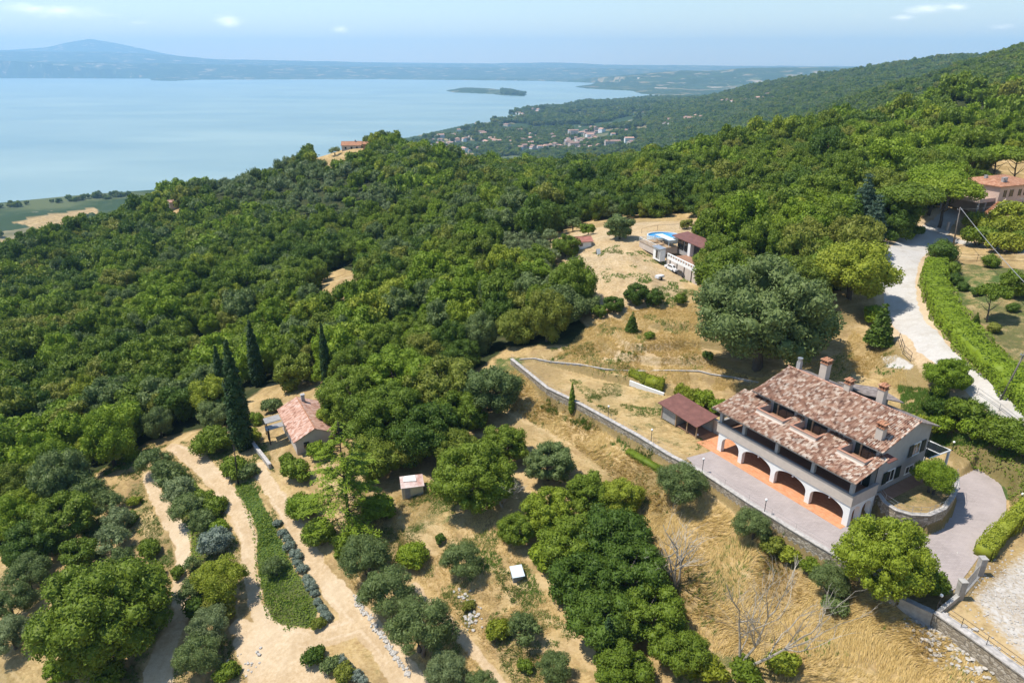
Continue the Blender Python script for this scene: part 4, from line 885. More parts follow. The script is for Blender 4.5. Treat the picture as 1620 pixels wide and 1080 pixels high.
# ---------------------------------------------------------------- the villa
def wallrect(b, x0, x1, y0, y1, z0, z1, m=0): return b.box(x0, x1, y0, y1, z0, z1, m)
def arch_strip(b, a0, a1, spring, crown, top, ya, yb, m=0, n=18, axis='x', base=None):
    """masonry above one arched opening between a0 and a1, from ya to yb thick"""
    xs = [a0 + (a1 - a0) * (1 - math.cos(math.pi * i / n)) / 2 for i in range(n + 1)]; c = (a0 + a1) / 2; h = (a1 - a0) / 2
    zs = [spring + (crown - spring) * math.sqrt(max(0, 1 - ((x - c) / h) ** 2)) for x in xs]
    P3 = (lambda u, v, z: (u, v, z)) if axis == 'x' else (lambda u, v, z: (v, u, z))
    for i in range(n):
        x0, x1, z0, z1 = xs[i], xs[i+1], zs[i], zs[i+1]
        vs = [P3(x0, ya, z0), P3(x1, ya, z1), P3(x1, ya, top), P3(x0, ya, top), P3(x0, yb, z0), P3(x1, yb, z1), P3(x1, yb, top), P3(x0, yb, top)]
        b.add(vs, [(0,1,2,3), (7,6,5,4), (4,5,1,0), (3,2,6,7)], m)
villa = empty('villa', VO, VA, 'two-storey villa with mottled tile roofs, white arcade and long balcony', 'house')
b = MB(); colS = [(.3,1.0),(4.0,4.6),(9.3,9.95),(14.55,15.2),(19.7,20.4)]
for a, c in colS: b.box(a, c, 0, .6, GRD - .05, 1.0)
for (a, c), (d, e_) in zip(colS[:-1], colS[1:]): arch_strip(b, c, d, 1.0, 2.2, 2.4, 0, .6)
for a, c in colS: b.box(a, c, 0, .6, 1.0, 2.4)
b.build('arcade', M['white'], villa)
b = MB()
for a, c in [(2.1,2.5),(4.2,4.7)]: b.box(19.8, 20.4, a, c, GRD - .05, 2.4)
for a, c in [(.6,2.1),(2.5,4.2)]: arch_strip(b, a, c, 1.1, 1.95, 2.4, 19.8, 20.4, axis='y')
b.build('side_arcade', M['white'], villa)
b = MB(); b.box(-.05, 20.5, -.12, .12, 2.405, 3.9); b.box(20.26, 20.5, .12, 4.75, 2.405, 3.9); b.box(-.05, .2, .12, 4.75, 2.405, 3.9); b.build('balcony_parapet', M['plaster'], villa)
b = MB(); b.box(-.12, 20.57, -.19, .19, 3.903, 3.96); b.box(20.19, 20.57, .19, 4.8, 3.903, 3.96); b.box(-.12, .27, .19, 4.8, 3.903, 3.96); b.build('parapet_coping', M['grey_wall'], villa)
MB().box(.2, 20.26, .12, 4.85, 2.41, 2.62).build('balcony_floor', M['brown_in'], villa)
for s in (.35, 4.3, 9.6, 14.9, 20.05):
    MB().box(s - .22, s + .22, -.02, .42, 3.965, 6.3).build('post', M['plaster_grey'], villa)
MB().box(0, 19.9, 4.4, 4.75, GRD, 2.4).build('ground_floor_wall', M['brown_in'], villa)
for s in (2.2, 6.9, 12.0, 17.2):
    d = MB().box(s - .95, s + .95, 4.34, 4.40, GRD + .02, 1.85).build('door', M['shutter'], villa); MB().box(s - .75, s + .75, 4.30, 4.335, .5, 1.65).build('pane', M['glass'], d)
w = MB(); w.box(2.2, 19.9, 4.9, 15.2, GRD, 8.35)
gz = lambda t: 8.4 + .294 * (t - 4.2) if t < 11 else 10.4 - .4 * (t - 11)
for s in (2.2, 19.9):
    pr = [(s, 4.9, 8.35), (s, 15.2, 8.35), (s, 15.2, gz(15.2) - .16), (s, 11, 10.24), (s, 4.9, gz(4.9) - .16)]
    if s > 5: pr = [(p[0] - .3, p[1], p[2]) for p in pr] ; q = [(p[0] + .3, p[1], p[2]) for p in pr]
    else: q = [(p[0] + .3, p[1], p[2]) for p in pr]
    w.add(pr + q, [tuple(range(5))[::-1], tuple(range(5, 10))] + [(i, (i+1) % 5, 5 + (i+1) % 5, 5 + i) for i in range(5)])
w.build('wall', M['plaster_grey'], villa)  # shade of gable end and balcony back wall is in the plaster colour
# roofs: slab with tile courses; tile bump in the material, verge and eave boards as a separate part
lo = lambda t: 6.15 + .243 * (t + 1.0); up_ = lambda t: 8.4 + .294 * (t - 4.2); re_ = lambda t: 10.4 - .4 * (t - 11)
def roofquad(b, s0, s1, t0, t1, f, th=.14, s0b=None, s1b=None): return b.slab([(s0, t0, f(t0)), (s1, t0, f(t0)), (s1b if s1b is not None else s1, t1, f(t1)), (s0b if s0b is not None else s0, t1, f(t1))], th)
DT = [(4.2, 8.4), (9.5, 13.3), (16.2, 19.75)]
b = MB(); roofquad(b, -.6, 20.95, -1.0, 1.8, lo, s0b=-.2)
edges = [-.2] + [v for d in DT for v in d] + [20.95]
for i in range(0, len(edges), 2): roofquad(b, edges[i], edges[i+1], 1.8, 4.88, lo, s0b=(.5 if i == 0 else None))
roofquad(b, .5, 2.19, 4.88, 8.5, lo, s0b=1.0)
b.build('lower_roof', M['tile'], villa)
def corr(name, s0, s1, t0, t1, f, m, par, holes=()):
    """rows of half-round cover tiles with broken courses"""
    g = np.random.default_rng(3); step = .26; nl = max(2, int(abs(t1 - t0) / .46)); V = []; F = []
    for k in range(int((s1 - s0) / step)):
        s = s0 + (k + .5) * step + g.normal() * .012; off = g.random() * .3
        for j in range(nl):
            a = t0 + (t1 - t0) * j / nl + (off if j else 0); c_ = t0 + (t1 - t0) * (j + 1.12) / nl + (off if j < nl - 1 else 0)
            if any(h0 - .1 < s < h1 + .1 and (a + c_) / 2 > h2 for h0, h1, h2 in holes): continue
            r = .085 + g.normal() * .006; l = g.normal() * .012; b0 = len(V)
            for tt, lift in ((a, .035), (c_, .012)):
                for q in range(5):
                    an = math.pi * q / 4; V.append((s + l + math.cos(an) * r, tt, f(tt) + lift + math.sin(an) * r * .8 + g.normal() * .003))
            F += [(b0 + q, b0 + q + 1, b0 + 6 + q, b0 + 5 + q) for q in range(4)] ; F.append((b0, b0 + 1, b0 + 2, b0 + 3)); F.append((b0, b0 + 3, b0 + 4, b0 + 4))
    F = [x for x in F if len(set(x)) == 4]
    return link(name, np_mesh(name, V, np.array(F), [m], smooth=False), par)
HOL = [(a, c_, 1.55) for a, c_ in DT]
corr('tile_rows', -.35, 20.9, -1.02, 4.75, lo, M['tile'], villa, HOL)
b = MB(); roofquad(b, 1.7, 20.5, 4.05, 11.0, up_, .16); b.build('upper_roof', M['tile'], villa)
corr('tile_rows', 1.75, 20.45, 4.03, 10.9, up_, M['tile'], villa)
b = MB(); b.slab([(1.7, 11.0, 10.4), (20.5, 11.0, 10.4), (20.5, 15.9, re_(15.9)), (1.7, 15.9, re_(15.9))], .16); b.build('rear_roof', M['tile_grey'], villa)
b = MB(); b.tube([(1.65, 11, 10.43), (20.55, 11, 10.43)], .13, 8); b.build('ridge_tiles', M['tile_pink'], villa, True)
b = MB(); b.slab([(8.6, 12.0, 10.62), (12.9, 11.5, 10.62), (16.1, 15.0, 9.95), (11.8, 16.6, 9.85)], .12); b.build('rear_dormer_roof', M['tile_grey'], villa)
MB().box(9.6, 14.2, 12.3, 14.8, 8.8, 9.8).build('rear_dormer_wall', M['grey_wall'], villa)
for q_, r_ in (([(-.6,-1.06,6.03),(20.98,-1.06,6.03)], .07), ([(1.65,3.98,8.27),(20.55,3.98,8.27)], .07), ([(20.3,4.0,8.25),(20.0,4.8,8.1),(20.0,4.8,2.0)], .05), ([(20.2,15.3,8.2),(20.0,15.28,8.0),(20.0,15.28,1.7)], .05)): MB().tube(q_, r_, 6).build('gutter', M['metal'], villa)
b = MB(); b.slab([(20.0, 4.3, lo(4.2)), (21.3, 4.3, lo(4.2) - .05), (21.3, 6.0, 7.35), (20.0, 6.0, 7.45)], .1); b.build('corner_eave', M['redsheet'], villa)
for i, (a, c_) in enumerate(DT):
    t = MB(); zb, zt_ = 6.1, 7.28
    t.box(a, c_, 2.1, 2.28, zb, zt_); t.box(a, a + .16, 2.28, 4.88, zb, zt_); t.box(c_ - .16, c_, 2.28, 4.88, zb, zt_); t.slab([(a + .02, 1.8, lo(1.8)), (c_ - .02, 1.8, lo(1.8)), (c_ - .02, 2.098, lo(2.098)), (a + .02, 2.098, lo(2.098))], .12); tp = t.build('roof_terrace', M['plaster'], villa)
    k = MB(); k.box(a - .06, c_ + .06, 2.04, 2.34, zt_ + .003, zt_ + .07); k.box(a - .06, a + .22, 2.341, 3.9, zt_ + .003, zt_ + .07); k.box(c_ - .22, c_ + .06, 2.341, 3.9, zt_ + .003, zt_ + .07); k.build('coping', M['terra'], tp)
    MB().box(a + .16, c_ - .16, 2.28, 4.88, zb - .1, zb + .05).build('terrace_floor', M['brown_in'], tp)
    wv = MB().box(a + 1.5, c_ - .45, 4.80, 4.89, zb + .06, 8.15).build('french_window', M['glass'], villa)
    MB().box(a + 1.44, a + 1.5, 4.77, 4.885, zb + .06, 8.2).build('frame', M['wood'], wv); MB().box((a + c_) / 2 + .5, (a + c_) / 2 + .56, 4.77, 4.797, zb + .06, 8.15).build('frame', M['wood'], wv)
    MB().box(a + .55, a + 1.15, 4.79, 4.885, zb + .1, 8.15).build('shutter', M['shutter'], villa); MB().box(a + 1.2, a + 1.38, 4.74, 4.885, zb + .1, 8.15).build('shutter', M['ltwood'], villa)
wv = MB().box(13.9, 15.0, 4.86, 4.897, 7.35, 8.1).build('window', M['glass'], villa); MB().box(13.82, 13.9, 4.84, 4.897, 7.3, 8.12).box(15.0, 15.08, 4.84, 4.897, 7.3, 8.12).box(14.42, 14.48, 4.83, 4.857, 7.35, 8.1).build('frame', M['white'], wv)
for s in (3.6, 8.2, 13.2, 17.6):
    d = MB().box(s - .8, s + .8, 4.83, 4.897, 2.64, 4.9).build('balcony_door', M['glass'], villa); MB().box(s - .88, s - .8, 4.80, 4.897, 2.63, 4.95).box(s + .8, s + .88, 4.80, 4.897, 2.63, 4.95).build('frame', M['white'], d)
    MB().box(s - 1.7, s - .9, 4.82, 4.897, 2.66, 4.95).build('shutter', M['shutter'], villa); MB().box(s + .9, s + 1.7, 4.82, 4.897, 2.66, 4.95).build('shutter', M['shutter'], villa)
def gwin(t0, t1, z0, z1, sh):
    w_ = MB().box(19.903, 19.93, t0, t1, z0, z1).build('window', M['glass'], villa); fr = MB()
    for a, c_, d, e_ in ((t0 - .12, t0, z0 - .1, z1 + .12), (t1, t1 + .12, z0 - .1, z1 + .12), (t0, t1, z1, z1 + .12), (t0 - .2, t1 + .2, z0 - .22, z0 - .1)): fr.box(19.903, 19.98, a, c_, d, e_)
    fr.box(19.931, 19.95, (t0 + t1) / 2 - .04, (t0 + t1) / 2 + .04, z0, z1); fr.build('frame', M['white'], w_)
    for a, c_ in sh:
        o = MB().box(19.985, 20.03, a, c_, z0 - .08, z1 + .08)
        for i in range(9): o.box(20.03, 20.045, a + .07, c_ - .07, z0 + (z1 - z0) * i / 9 + .03, z0 + (z1 - z0) * i / 9 + .10)
        o.build('shutter', M['shutter'], villa)
gwin(11.9, 13.3, 5.25, 6.7, [(11.0, 11.85), (13.6, 14.5)]); gwin(7.3, 8.7, 2.95, 4.4, [(6.4, 7.25), (9.0, 9.95)]); gwin(11.4, 12.9, 2.75, 3.6, [])
def chimney(s, t, zb, zt_, w_=.85, kind='brick'):
    if kind == 'flue':
        c_ = MB().box(s - .28, s + .28, t - .28, t + .28, zb, zt_ - .55).build('chimney', M['plaster_grey'], villa); MB().tube([(s, t, zt_ - .56), (s, t, zt_ - .1)], .3, 12).tube([(s, t, zt_ - .1), (s, t, zt_)], .36, 12).build('cowl', M['steel'], c_); return
    h = w_ / 2; c_ = MB().box(s - h, s + h, t - h, t + h, zb, zt_ - 1.0).build('chimney', M['plaster'], villa)
    k = MB(); k.box(s - h - .08, s + h + .08, t - h - .08, t + h + .08, zt_ - .997, zt_ - .88)
    for i in (-1, 0, 1):
        for j in (-1, 0, 1):
            if i or j: k.box(s + i * h * .8 - .07, s + i * h * .8 + .07, t + j * h * .8 - .07, t + j * h * .8 + .07, zt_ - .88, zt_ - .5)
    k.box(s - h - .1, s + h + .1, t - h - .1, t + h + .1, zt_ - .5, zt_ - .42); e_ = h + .14
    k.add([(s - e_, t - e_, zt_ - .417), (s + e_, t - e_, zt_ - .417), (s + e_, t + e_, zt_ - .417), (s - e_, t + e_, zt_ - .417), (s, t, zt_)], [(3,2,1,0),(0,1,4),(1,2,4),(2,3,4),(3,0,4)])
    k.build('chimney_cap', M['tile_red'], c_)
chimney(3.1, 11.3, 9.9, 12.1, kind='flue'); chimney(6.5, 12.1, 9.6, 13.4, 1.0); chimney(10.7, 11.2, 10.0, 12.35, .8); chimney(14.7, 12.1, 9.6, 13.0, .85); chimney(18.8, 5.9, 8.6, 11.35, .85)
# arcade floor strip of brick, terrace lamps on the ceiling
MB().box(-2.6, 20.3, -.95, 4.38, GRD - .12, GRD + .035).build('arcade_floor', M['brick'], villa)
b = MB()
for s in (6.95, 12.3, 17.5): b.tube([(s, .3, 2.2), (s, .3, 1.95)], .03, 6); b.ball((s, .3, 1.84), .13)
b.build('hanging_lamp', M['globe'], villa)
cp = empty('carport', VO, VA, 'dark glazed canopy with white edge behind the gable end of the villa', 'carport')
b = MB(); b.slab([(17.6,15.5,3.9),(20.4,15.5,3.9),(20.4,20.6,3.45),(17.6,20.6,3.45)], .06).build('canopy_panel', M['glass'], cp)
b = MB(); b.tube([(17.6,20.6,3.45),(20.4,20.6,3.45),(20.4,15.5,3.9)], .1, 5); b.tube([(17.6,18,3.7),(20.4,18,3.7)], .06, 4); b.build('canopy_frame', M['white'], cp)
b = MB(); b.box(20.2,20.45,20.3,20.55,-.5,3.4); b.box(17.6,17.8,20.3,20.5,-.5,3.4); b.build('post', M['white'], cp)
# brick path towards the shed, low white wall, raised garden wall
MB().box(-6.6, -2.65, .5, 3.0, GRD - .2, GRD + .06).build('path', M['brick']).matrix_world = Matrix.Translation(VO) @ Matrix.Rotation(VA, 4, 'Z')
o = bpy.data.objects['path']; tag(o, kind='structure')
o = MB().box(-4.6, -1.6, 3.2, 3.55, GRD - .3, 1.6).box(-4.7, -1.5, 3.12, 3.63, 1.603, 1.68).build('garden_wall', M['plaster']); o.matrix_world = Matrix.Translation(VO) @ Matrix.Rotation(VA, 4, 'Z'); tag(o, 'short beige wall between the villa and the shed', 'wall')

def wall_along(name, label, pts, z0s, z1s, th, m, cop=None, coph=.08, copx=.08, cat='wall', drop=1.6):
    """masonry wall following a polyline, with a coping as its part"""
    n = len(pts); A = []; 
    for i in range(n):
        a = np.array(pts[max(0, i-1)][:2]); c_ = np.array(pts[min(n-1, i+1)][:2]); d = (c_ - a) / (np.linalg.norm(c_ - a) + 1e-9); A.append(np.array([-d[1], d[0]]))
    o = empty(name, (pts[0][0], pts[0][1], z1s[0]), 0, label, cat); org = np.array([pts[0][0], pts[0][1], z1s[0]])
    def strip(h, zt_, zb):
        vs = []; fs = []
        for i in range(n):
            p = np.array(pts[i][:2])
            for sg in (-1, 1):
                q = p + A[i] * h * sg; vs += [(q[0] - org[0], q[1] - org[1], zb[i] - org[2]), (q[0] - org[0], q[1] - org[1], zt_[i] - org[2])]
        for i in range(n - 1):
            k = i * 4; fs += [(k+1, k+3, k+7, k+5), (k, k+1, k+5, k+4), (k+3, k+2, k+6, k+7), (k, k+4, k+6, k+2)]
        fs += [(0, 2, 3, 1), (4*n-4, 4*n-3, 4*n-1, 4*n-2)]; return MB().add(vs, fs)
    strip(th / 2, z1s, z0s).build('masonry', m, o)
    if cop: strip(th / 2 + copx, [z + coph for z in z1s], [z + .003 for z in z1s]).build('coping', cop, o)
    return o
def dense(pts, zs, step=2.0):
    P_, Z_ = [], []
    for i in range(len(pts) - 1):
        a, c_ = np.array(pts[i][:2]), np.array(pts[i+1][:2]); m = max(1, int(np.linalg.norm(c_ - a) / step))
        for k in range(m): P_.append(a + (c_ - a) * k / m); Z_.append(zs[i] + (zs[i+1] - zs[i]) * k / m)
    return P_ + [np.array(pts[-1][:2])], Z_ + [zs[-1]]
wp, wz = dense(WALL, WALLZ)
wall_along('terrace_wall', 'long grey retaining wall with pale coping below the villa terrace', wp, [z - 2.6 for z in wz], [z + .18 for z in wz], .42, M['stone'], M['coping'], .12, .1)
def railing(name, label, pts, zs, h=.95, step=2.2, m='metal', rails=2, r=.018, cat='railing'):
    P_, Z_ = dense(pts, zs, step); o = empty(name, (P_[0][0], P_[0][1], Z_[0]), 0, label, cat); ox, oy, oz = P_[0][0], P_[0][1], Z_[0]; b = MB()
    for p, z in zip(P_, Z_): b.tube([(p[0]-ox, p[1]-oy, z-oz), (p[0]-ox, p[1]-oy, z-oz+h)], r * 1.3, 5)
    b.build('post', M[m], o); b = MB()
    for k in range(rails): b.tube([(p[0]-ox, p[1]-oy, z-oz+h*(1-k*.45)) for p, z in zip(P_, Z_)], r, 4)
    b.build('rail', M[m], o); return o
railing('terrace_railing', 'thin wire railing on the long terrace wall', WALL[:10], [z + .3 for z in WALLZ[:10]], .9, 2.6, 'grey_wall', 2, .012)
w2p, w2z = dense(WALL2, [-.35] * len(WALL2))
wall_along('stone_wall', 'rough stone wall with weathered coping at the lower right corner', w2p, [z - 3.4 for z in w2z], [z + .15 for z in w2z], .7, M['stone'], M['coping'], .14, .12)
railing('wall_railing', 'brown metal railing on the stone wall at the lower right', WALL2, [-.06] * len(WALL2), 1.1, 2.4, 'metal', 2, .022)
wd = [at_z(1424,948,-.5), at_z(1450,960,-.5), at_z(1476,972,-.5)]
wall_along('gate_side_wall', 'short whitewashed wall stub under the bush left of the gate', wd, [-3.6]*3, [-.2]*3, .5, M['concrete'], M['grey_wall'])
lp = [(822,569),(870,573),(917,578),(957,585),(1007,588),(1056,587),(1106,588),(1125,593),(1160,598),(1200,606)]
lw = [P(*p) for p in lp]; lq, lz = dense(lw, [p[2] for p in lw], 3)
wall_along('field_wall', 'low grey kerb wall along the foot of the dry terraces', lq, [z - .6 for z in lz], [float(ground(*q)) + .16 for q in lq], .22, M['concrete'], M['coping'], .06, .05)
hw = [P(995,606), P(1022,616), P(1052,626)]; hw = [P(a, b_) for a, b_ in ((996,604),(1022,614),(1050,624))]
wall_along('white_garden_wall', 'low white wall under the yellow-green hedge', [p + np.array([0,-.2,0]) for p in hw], [p[2] - .5 for p in hw], [p[2] + .4 for p in hw], .3, M['white'])
# raised garden: curved stone wall, brick strip, rail
gc = [VL(20.0, 4.7), *GARC, VL(23.9, 14.4)]; gp, gz_ = dense(gc, [GARZ] * len(gc), .9)
wall_along('garden_retaining_wall', 'curved stone retaining wall round the raised garden', gp, [-.7] * len(gp), [GARZ + .12] * len(gp), .4, M['stone'], M['coping'], .1, .08)
railing('garden_railing', 'pale metal fence following the curved garden wall', gp, [GARZ + .22] * len(gp), .95, .9, 'steel', 3, .016)
o = MB().box(20.06, 21.6, 5.6, 14.2, GARZ - .2, GARZ + .06).build('garden_strip', M['brown_in']); o.matrix_world = Matrix.Translation(VO) @ Matrix.Rotation(VA, 4, 'Z'); tag(o, kind='structure', label='red brick strip along the gable wall')
# driveway and forecourt paving as one flat sheet
pv = [at_z(a, c_, GRD) for a, c_ in [(1086,724),(1112,750),(1184,799),(1258,845),(1317,880),(1372,914),(1418,944)]] + [at_z(a, c_, GRD) for a, c_ in [(1452,925),(1490,945),(1512,930),(1531,905),(1556,870),(1578,840),(1592,812),(1592,790),(1584,768),(1565,748),(1540,737),(1508,729)]] + [VL(19.9, 20.5), VL(17, 20.5), VL(17, 15.3), VL(19.8, 4.8), VL(19.8, -.8), VL(.2, -.93)]
pv = [(p[0], p[1], GRD + .02) for p in pv]
import mathutils
tri = mathutils.geometry.tessellate_polygon([[Vector(p) for p in pv]])
dv = MB().add(pv, [t if ((pv[t[1]][0]-pv[t[0]][0])*(pv[t[2]][1]-pv[t[0]][1])-(pv[t[1]][1]-pv[t[0]][1])*(pv[t[2]][0]-pv[t[0]][0])) > 0 else t[::-1] for t in tri]).build('driveway', M['paving']); tag(dv, kind='structure')
# ---------------------------------------------------------------- lamps, gate, poles
def lamp_post(x, y, z, h, label, grp='white globe lamps round the terrace'):
    e = empty('lamp_post', (x, y, z), 0, label, 'lamp', grp); MB().tube([(0,0,-.1),(0,0,.12)], .09, 8).tube([(0,0,.12),(0,0,h-.2)], .045, 8).tube([(0,0,h-.2),(0,0,h-.12)], .1, 8).build('post', M['metal'], e); MB().ball((0,0,h), .17, n=12).build('globe', M['globe'], e, True)
for (bx, by, z, h, lb) in [(905,632,-.6,1.9,'globe lamp beside the narrow shrub, farthest along the terrace wall'),(962,660,-.5,1.9,'globe lamp in the middle of the grassy stretch of the terrace wall'),(1030,698,-.4,1.9,'globe lamp where grass meets the terrace wall above the paving'),
                         (1111,745,-.3,1.9,'globe lamp at the far corner of the paved terrace'),(1209,811,-.3,1.9,'globe lamp on the terrace wall in front of the arches')]:
    p = at_z(bx, by, z); lamp_post(p[0], p[1], z, h, lb)
p = at_z(1484,960,-.3); lamp_post(p[0], p[1], -.3, 1.5, 'globe lamp at the outer foot of the entrance gate')
p = P(1506,712); lamp_post(p[0], p[1], p[2], 1.3, 'globe lamp on the green bank behind the carport')
p = P(1612,800); lamp_post(p[0], p[1], p[2], 1.7, 'globe lamp by the driveway hedge at the right edge')
p = P(1103,692); lamp_post(p[0], p[1], p[2], .5, 'small low globe light on the lawn left of the arcade')
g = empty('entrance_gate', at_z(1515,930,-.45), 0, 'grey gate with two tall concrete pillars at the driveway entrance', 'gate')
go = np.array(g.location); gA = at_z(1516,945,-.45) - go; gB = at_z(1548,908,-.45) - go; gC = at_z(1484,972,-.45) - go
def pillar(p, w_, h): MB().box(p[0]-w_/2, p[0]+w_/2, p[1]-w_/2, p[1]+w_/2, -.3, h).box(p[0]-w_/2-.05, p[0]+w_/2+.05, p[1]-w_/2-.05, p[1]+w_/2+.05, h+.003, h+.1).build('pillar', M['concrete'], g)
pillar(gA, .62, 2.1); pillar(gB, .62, 2.1)
def panel(a, c_, z0, z1, name='gate_leaf', m='grey_wall', th=.12, solid=False):
    d = (c_ - a); d = d / np.linalg.norm(d); nn = np.array([-d[1], d[0], 0]) * th / 2; b = MB()
    if solid: b.slab([tuple(a - nn + [0,0,z1]), tuple(c_ - nn + [0,0,z1]), tuple(c_ + nn + [0,0,z1]), tuple(a + nn + [0,0,z1])], z1 - z0)
    else:
        L = np.linalg.norm(c_ - a)
        for k in range(int(L / .14) + 1): q = a + d * k * .14; b.tube([tuple(q + [0,0,z0]), tuple(q + [0,0,z1])], .02, 4)
        for z in (z0, z1): b.tube([tuple(a + [0,0,z]), tuple(c_ + [0,0,z])], .03, 4)
    b.build(name, M[m], g)
panel(gA * .9 + gB * .1, gB * .9 + gA * .1, .1, 1.5); panel(gA, gB, -.35, .0, 'threshold', 'concrete', .5, True); panel(gA, gC, -.3, .55, 'side_wall', 'concrete', .4, True)
def pole(base, top_px, h, r, label, mt='woodpole', arms=True):
    b0 = np.array(base); d = ray(*top_px); # top: point on the sight line nearest to the vertical through the base
    k = np.hypot(b0[0], b0[1]) / np.hypot(d[0], d[1]); e = empty('utility_pole', b0, 0, label, 'pole', 'wooden utility poles')
    tx = d[0] * k - b0[0]; ty = d[1] * k - b0[1]; tz = CAMH + d[2] * k - b0[2]
    if h: 
        s_ = h / tz; tx *= s_; ty *= s_; tz = h
    MB().tube([(0,0,-.3),(tx,ty,tz)], [r, r*.65], 8).build('mast', M[mt], e, True)
    if arms: MB().tube([(tx-.5,ty,tz-.5),(tx+.5,ty,tz-.5)], .045, 5).ball((tx-.45,ty,tz-.35), .09).ball((tx+.45,ty,tz-.35), .09).build('crossarm', M['steel'], e)
    return b0 + np.array([tx, ty, tz])
pb = P(1508,390); tA = pole(pb, (1519,328), 0, .16, 'grey pole beside the white road junction')
pb = at_z(1574,660,4.5); pb[2] = float(ground(pb[0], pb[1])); tB = pole(pb, (1622,556), 0, .14, 'leaning pole between the white road and the villa bank')
pb = P(1610,346); tC = pole(pb, (1620,312), 0, .13, 'pole in front of the pink house')
pb = P(377,765); tD = pole(pb, (370,706), 0, .13, 'dark wooden pole beside the middle dirt track', 'darkbark', False)
def cable(a, c_, sag, label, r=.025):
    o = empty('overhead_cable', (0,0,0), 0, label, 'cable'); pts = [tuple(a * (1 - t) + c_ * t - np.array([0,0,sag * 4 * t * (1 - t)])) for t in np.linspace(0, 1, 24)]; MB().tube(pts, r, 4).build('wire', M['cable'], o)
cable(tA, at_z(1665,492,17), 0.5, 'pale overhead cable running from the junction pole to the lower right edge', .05)
cable(tA + [0.2,0,-.4], tC, .8, 'thin overhead cable from the junction pole to the pink house pole')
cable(tB + [.3,0,-.5], at_z(1720,760,8), .4, 'dark service cable falling from the leaning pole to the right'); cable(tB, at_z(1690,470,20), .4, 'upper cable leaving the leaning pole to the right')
# fences by the road
def fence_px(label, pts, h, step, m='wood', rails=3):
    q = [P(*p) for p in pts]; return railing('fence', label, q, [p[2] for p in q], h, step, m, rails, .03, 'fence')
fence_px('dark post and wire fence above the neighbouring garden', [(1514,412),(1545,414),(1580,412),(1625,414)], 1.4, 3.2, 'darkbark')
fence_px('metal gate fence beside the inner bend of the white road', [(1421,540),(1428,560),(1440,572)], 1.5, 1.6, 'metal')
fence_px('grey fence along the lower stretch of the white road', [(1545,625),(1580,650),(1612,676),(1650,700)], 1.1, 3.0, 'grey_wall', 2)
fence_px('thin fence posts behind the swimming pool', [(1015,369),(1040,364),(1075,362),(1110,358)], 1.3, 4, 'wood', 1)
fence_px('grey fence at the left mouth of the road junction', [(1372,384),(1392,388),(1404,392)], 1.2, 2, 'grey_wall', 2)

# ---------------------------------------------------------------- smaller buildings
def frame_of(a, c_): return math.atan2(c_[1] - a[1], c_[0] - a[0])
def gable_house(name, label, org, rz, L, W_, h, rise, wall_m, roof_m, win=(), chim=(), over=.45, cat='house', door=None):
    """x along the ridge, y across; origin at one corner of the plan"""
    e = empty(name, org, rz, label, cat); w = MB(); w.box(0, L, 0, W_, -1.5, h)
    for x in (0, L - .2): w.add([(x,0,h),(x,W_,h),(x,W_/2,h+rise),(x+.2,0,h),(x+.2,W_,h),(x+.2,W_/2,h+rise)], [(2,1,0),(3,4,5),(0,3,5,2),(1,2,5,4)])
    w.build('wall', wall_m, e); k = rise / (W_ / 2); r = MB()
    z0 = h - k * over + .02; zr = h + rise + .02
    r.slab([(-over,-over,z0),(L+over,-over,z0),(L+over,W_/2,zr),(-over,W_/2,zr)], .12); r.slab([(-over,W_/2,zr),(L+over,W_/2,zr),(L+over,W_+over,z0),(-over,W_+over,z0)], .12)
    ro = r.build('roof', roof_m, e); MB().tube([(-over,W_/2,zr+.01),(L+over,W_/2,zr+.01)], .1, 6).build('ridge_tiles', M['tile_red'], ro)
    for (x, y, w_) in chim: MB().box(x-w_/2,x+w_/2,y-w_/2,y+w_/2,h,h+rise+.9).box(x-w_/2-.08,x+w_/2+.08,y-w_/2-.08,y+w_/2+.08,h+rise+.903,h+rise+1.0).build('chimney', M['plaster_grey'], ro)
    for (side, a, z, ww, hh) in win:
        if side == 'f': o = MB().box(a, a+ww, -.04, -.003, z, z+hh)
        elif side == 'b': o = MB().box(a, a+ww, W_+.003, W_+.04, z, z+hh)
        elif side == 'l': o = MB().box(-.04, -.003, a, a+ww, z, z+hh)
        else: o = MB().box(L+.003, L+.04, a, a+ww, z, z+hh)
        o.build('window', M['glass'], e)
    return e
# farmhouse on the left: ridge runs towards the camera
a = at_z(470, 629.4, -6.2); c_ = at_z(497, 676.7, -6.2); rz = frame_of(a, c_); L = float(np.linalg.norm((c_ - a)[:2])); u = (c_ - a)[:2] / L; v = np.array([-u[1], u[0]])
WF = 6.4; org = np.array([*(a[:2] - v * WF / 2), 0]); org[2] = float(ground(*(a[:2] + u * L / 2))) ; 
fh = gable_house('farmhouse', 'small stone farmhouse with faded pink tiled roof among the trees', org, rz, L, WF, -7.6 - org[2], 1.5, M['plaster'], M['tile_pink'], [('r',1.2,.9,.9,1.1),('r',5.4,.9,.9,1.1),('f',1.6,.9,1,1.1),('f',5.,.9,1,1.1),('f',3.2,.1,1,2.0)], [(1.2,WF*.62,.6)])
b = MB(); b.slab([(1.0,-3.2,2.2),(3.2,-3.2,2.2),(3.2,-.5,2.4),(1.0,-.5,2.4)], .1); b.slab([(3.6,-3.4,1.9),(5.2,-3.4,1.9),(5.2,-.5,2.1),(3.6,-.5,2.1)], .1); b.build('porch_roof', M['grey_wall'], fh)
b = MB(); [b.box(x, x+.15, -3.1, -2.95, -1, 2.1) for x in (1.1, 3.0, 3.7, 5.0)]; b.build('post', M['wood'], fh)
q = [P(a_, b_) for a_, b_ in ((398,702),(408,716),(420,731),(428,742))]
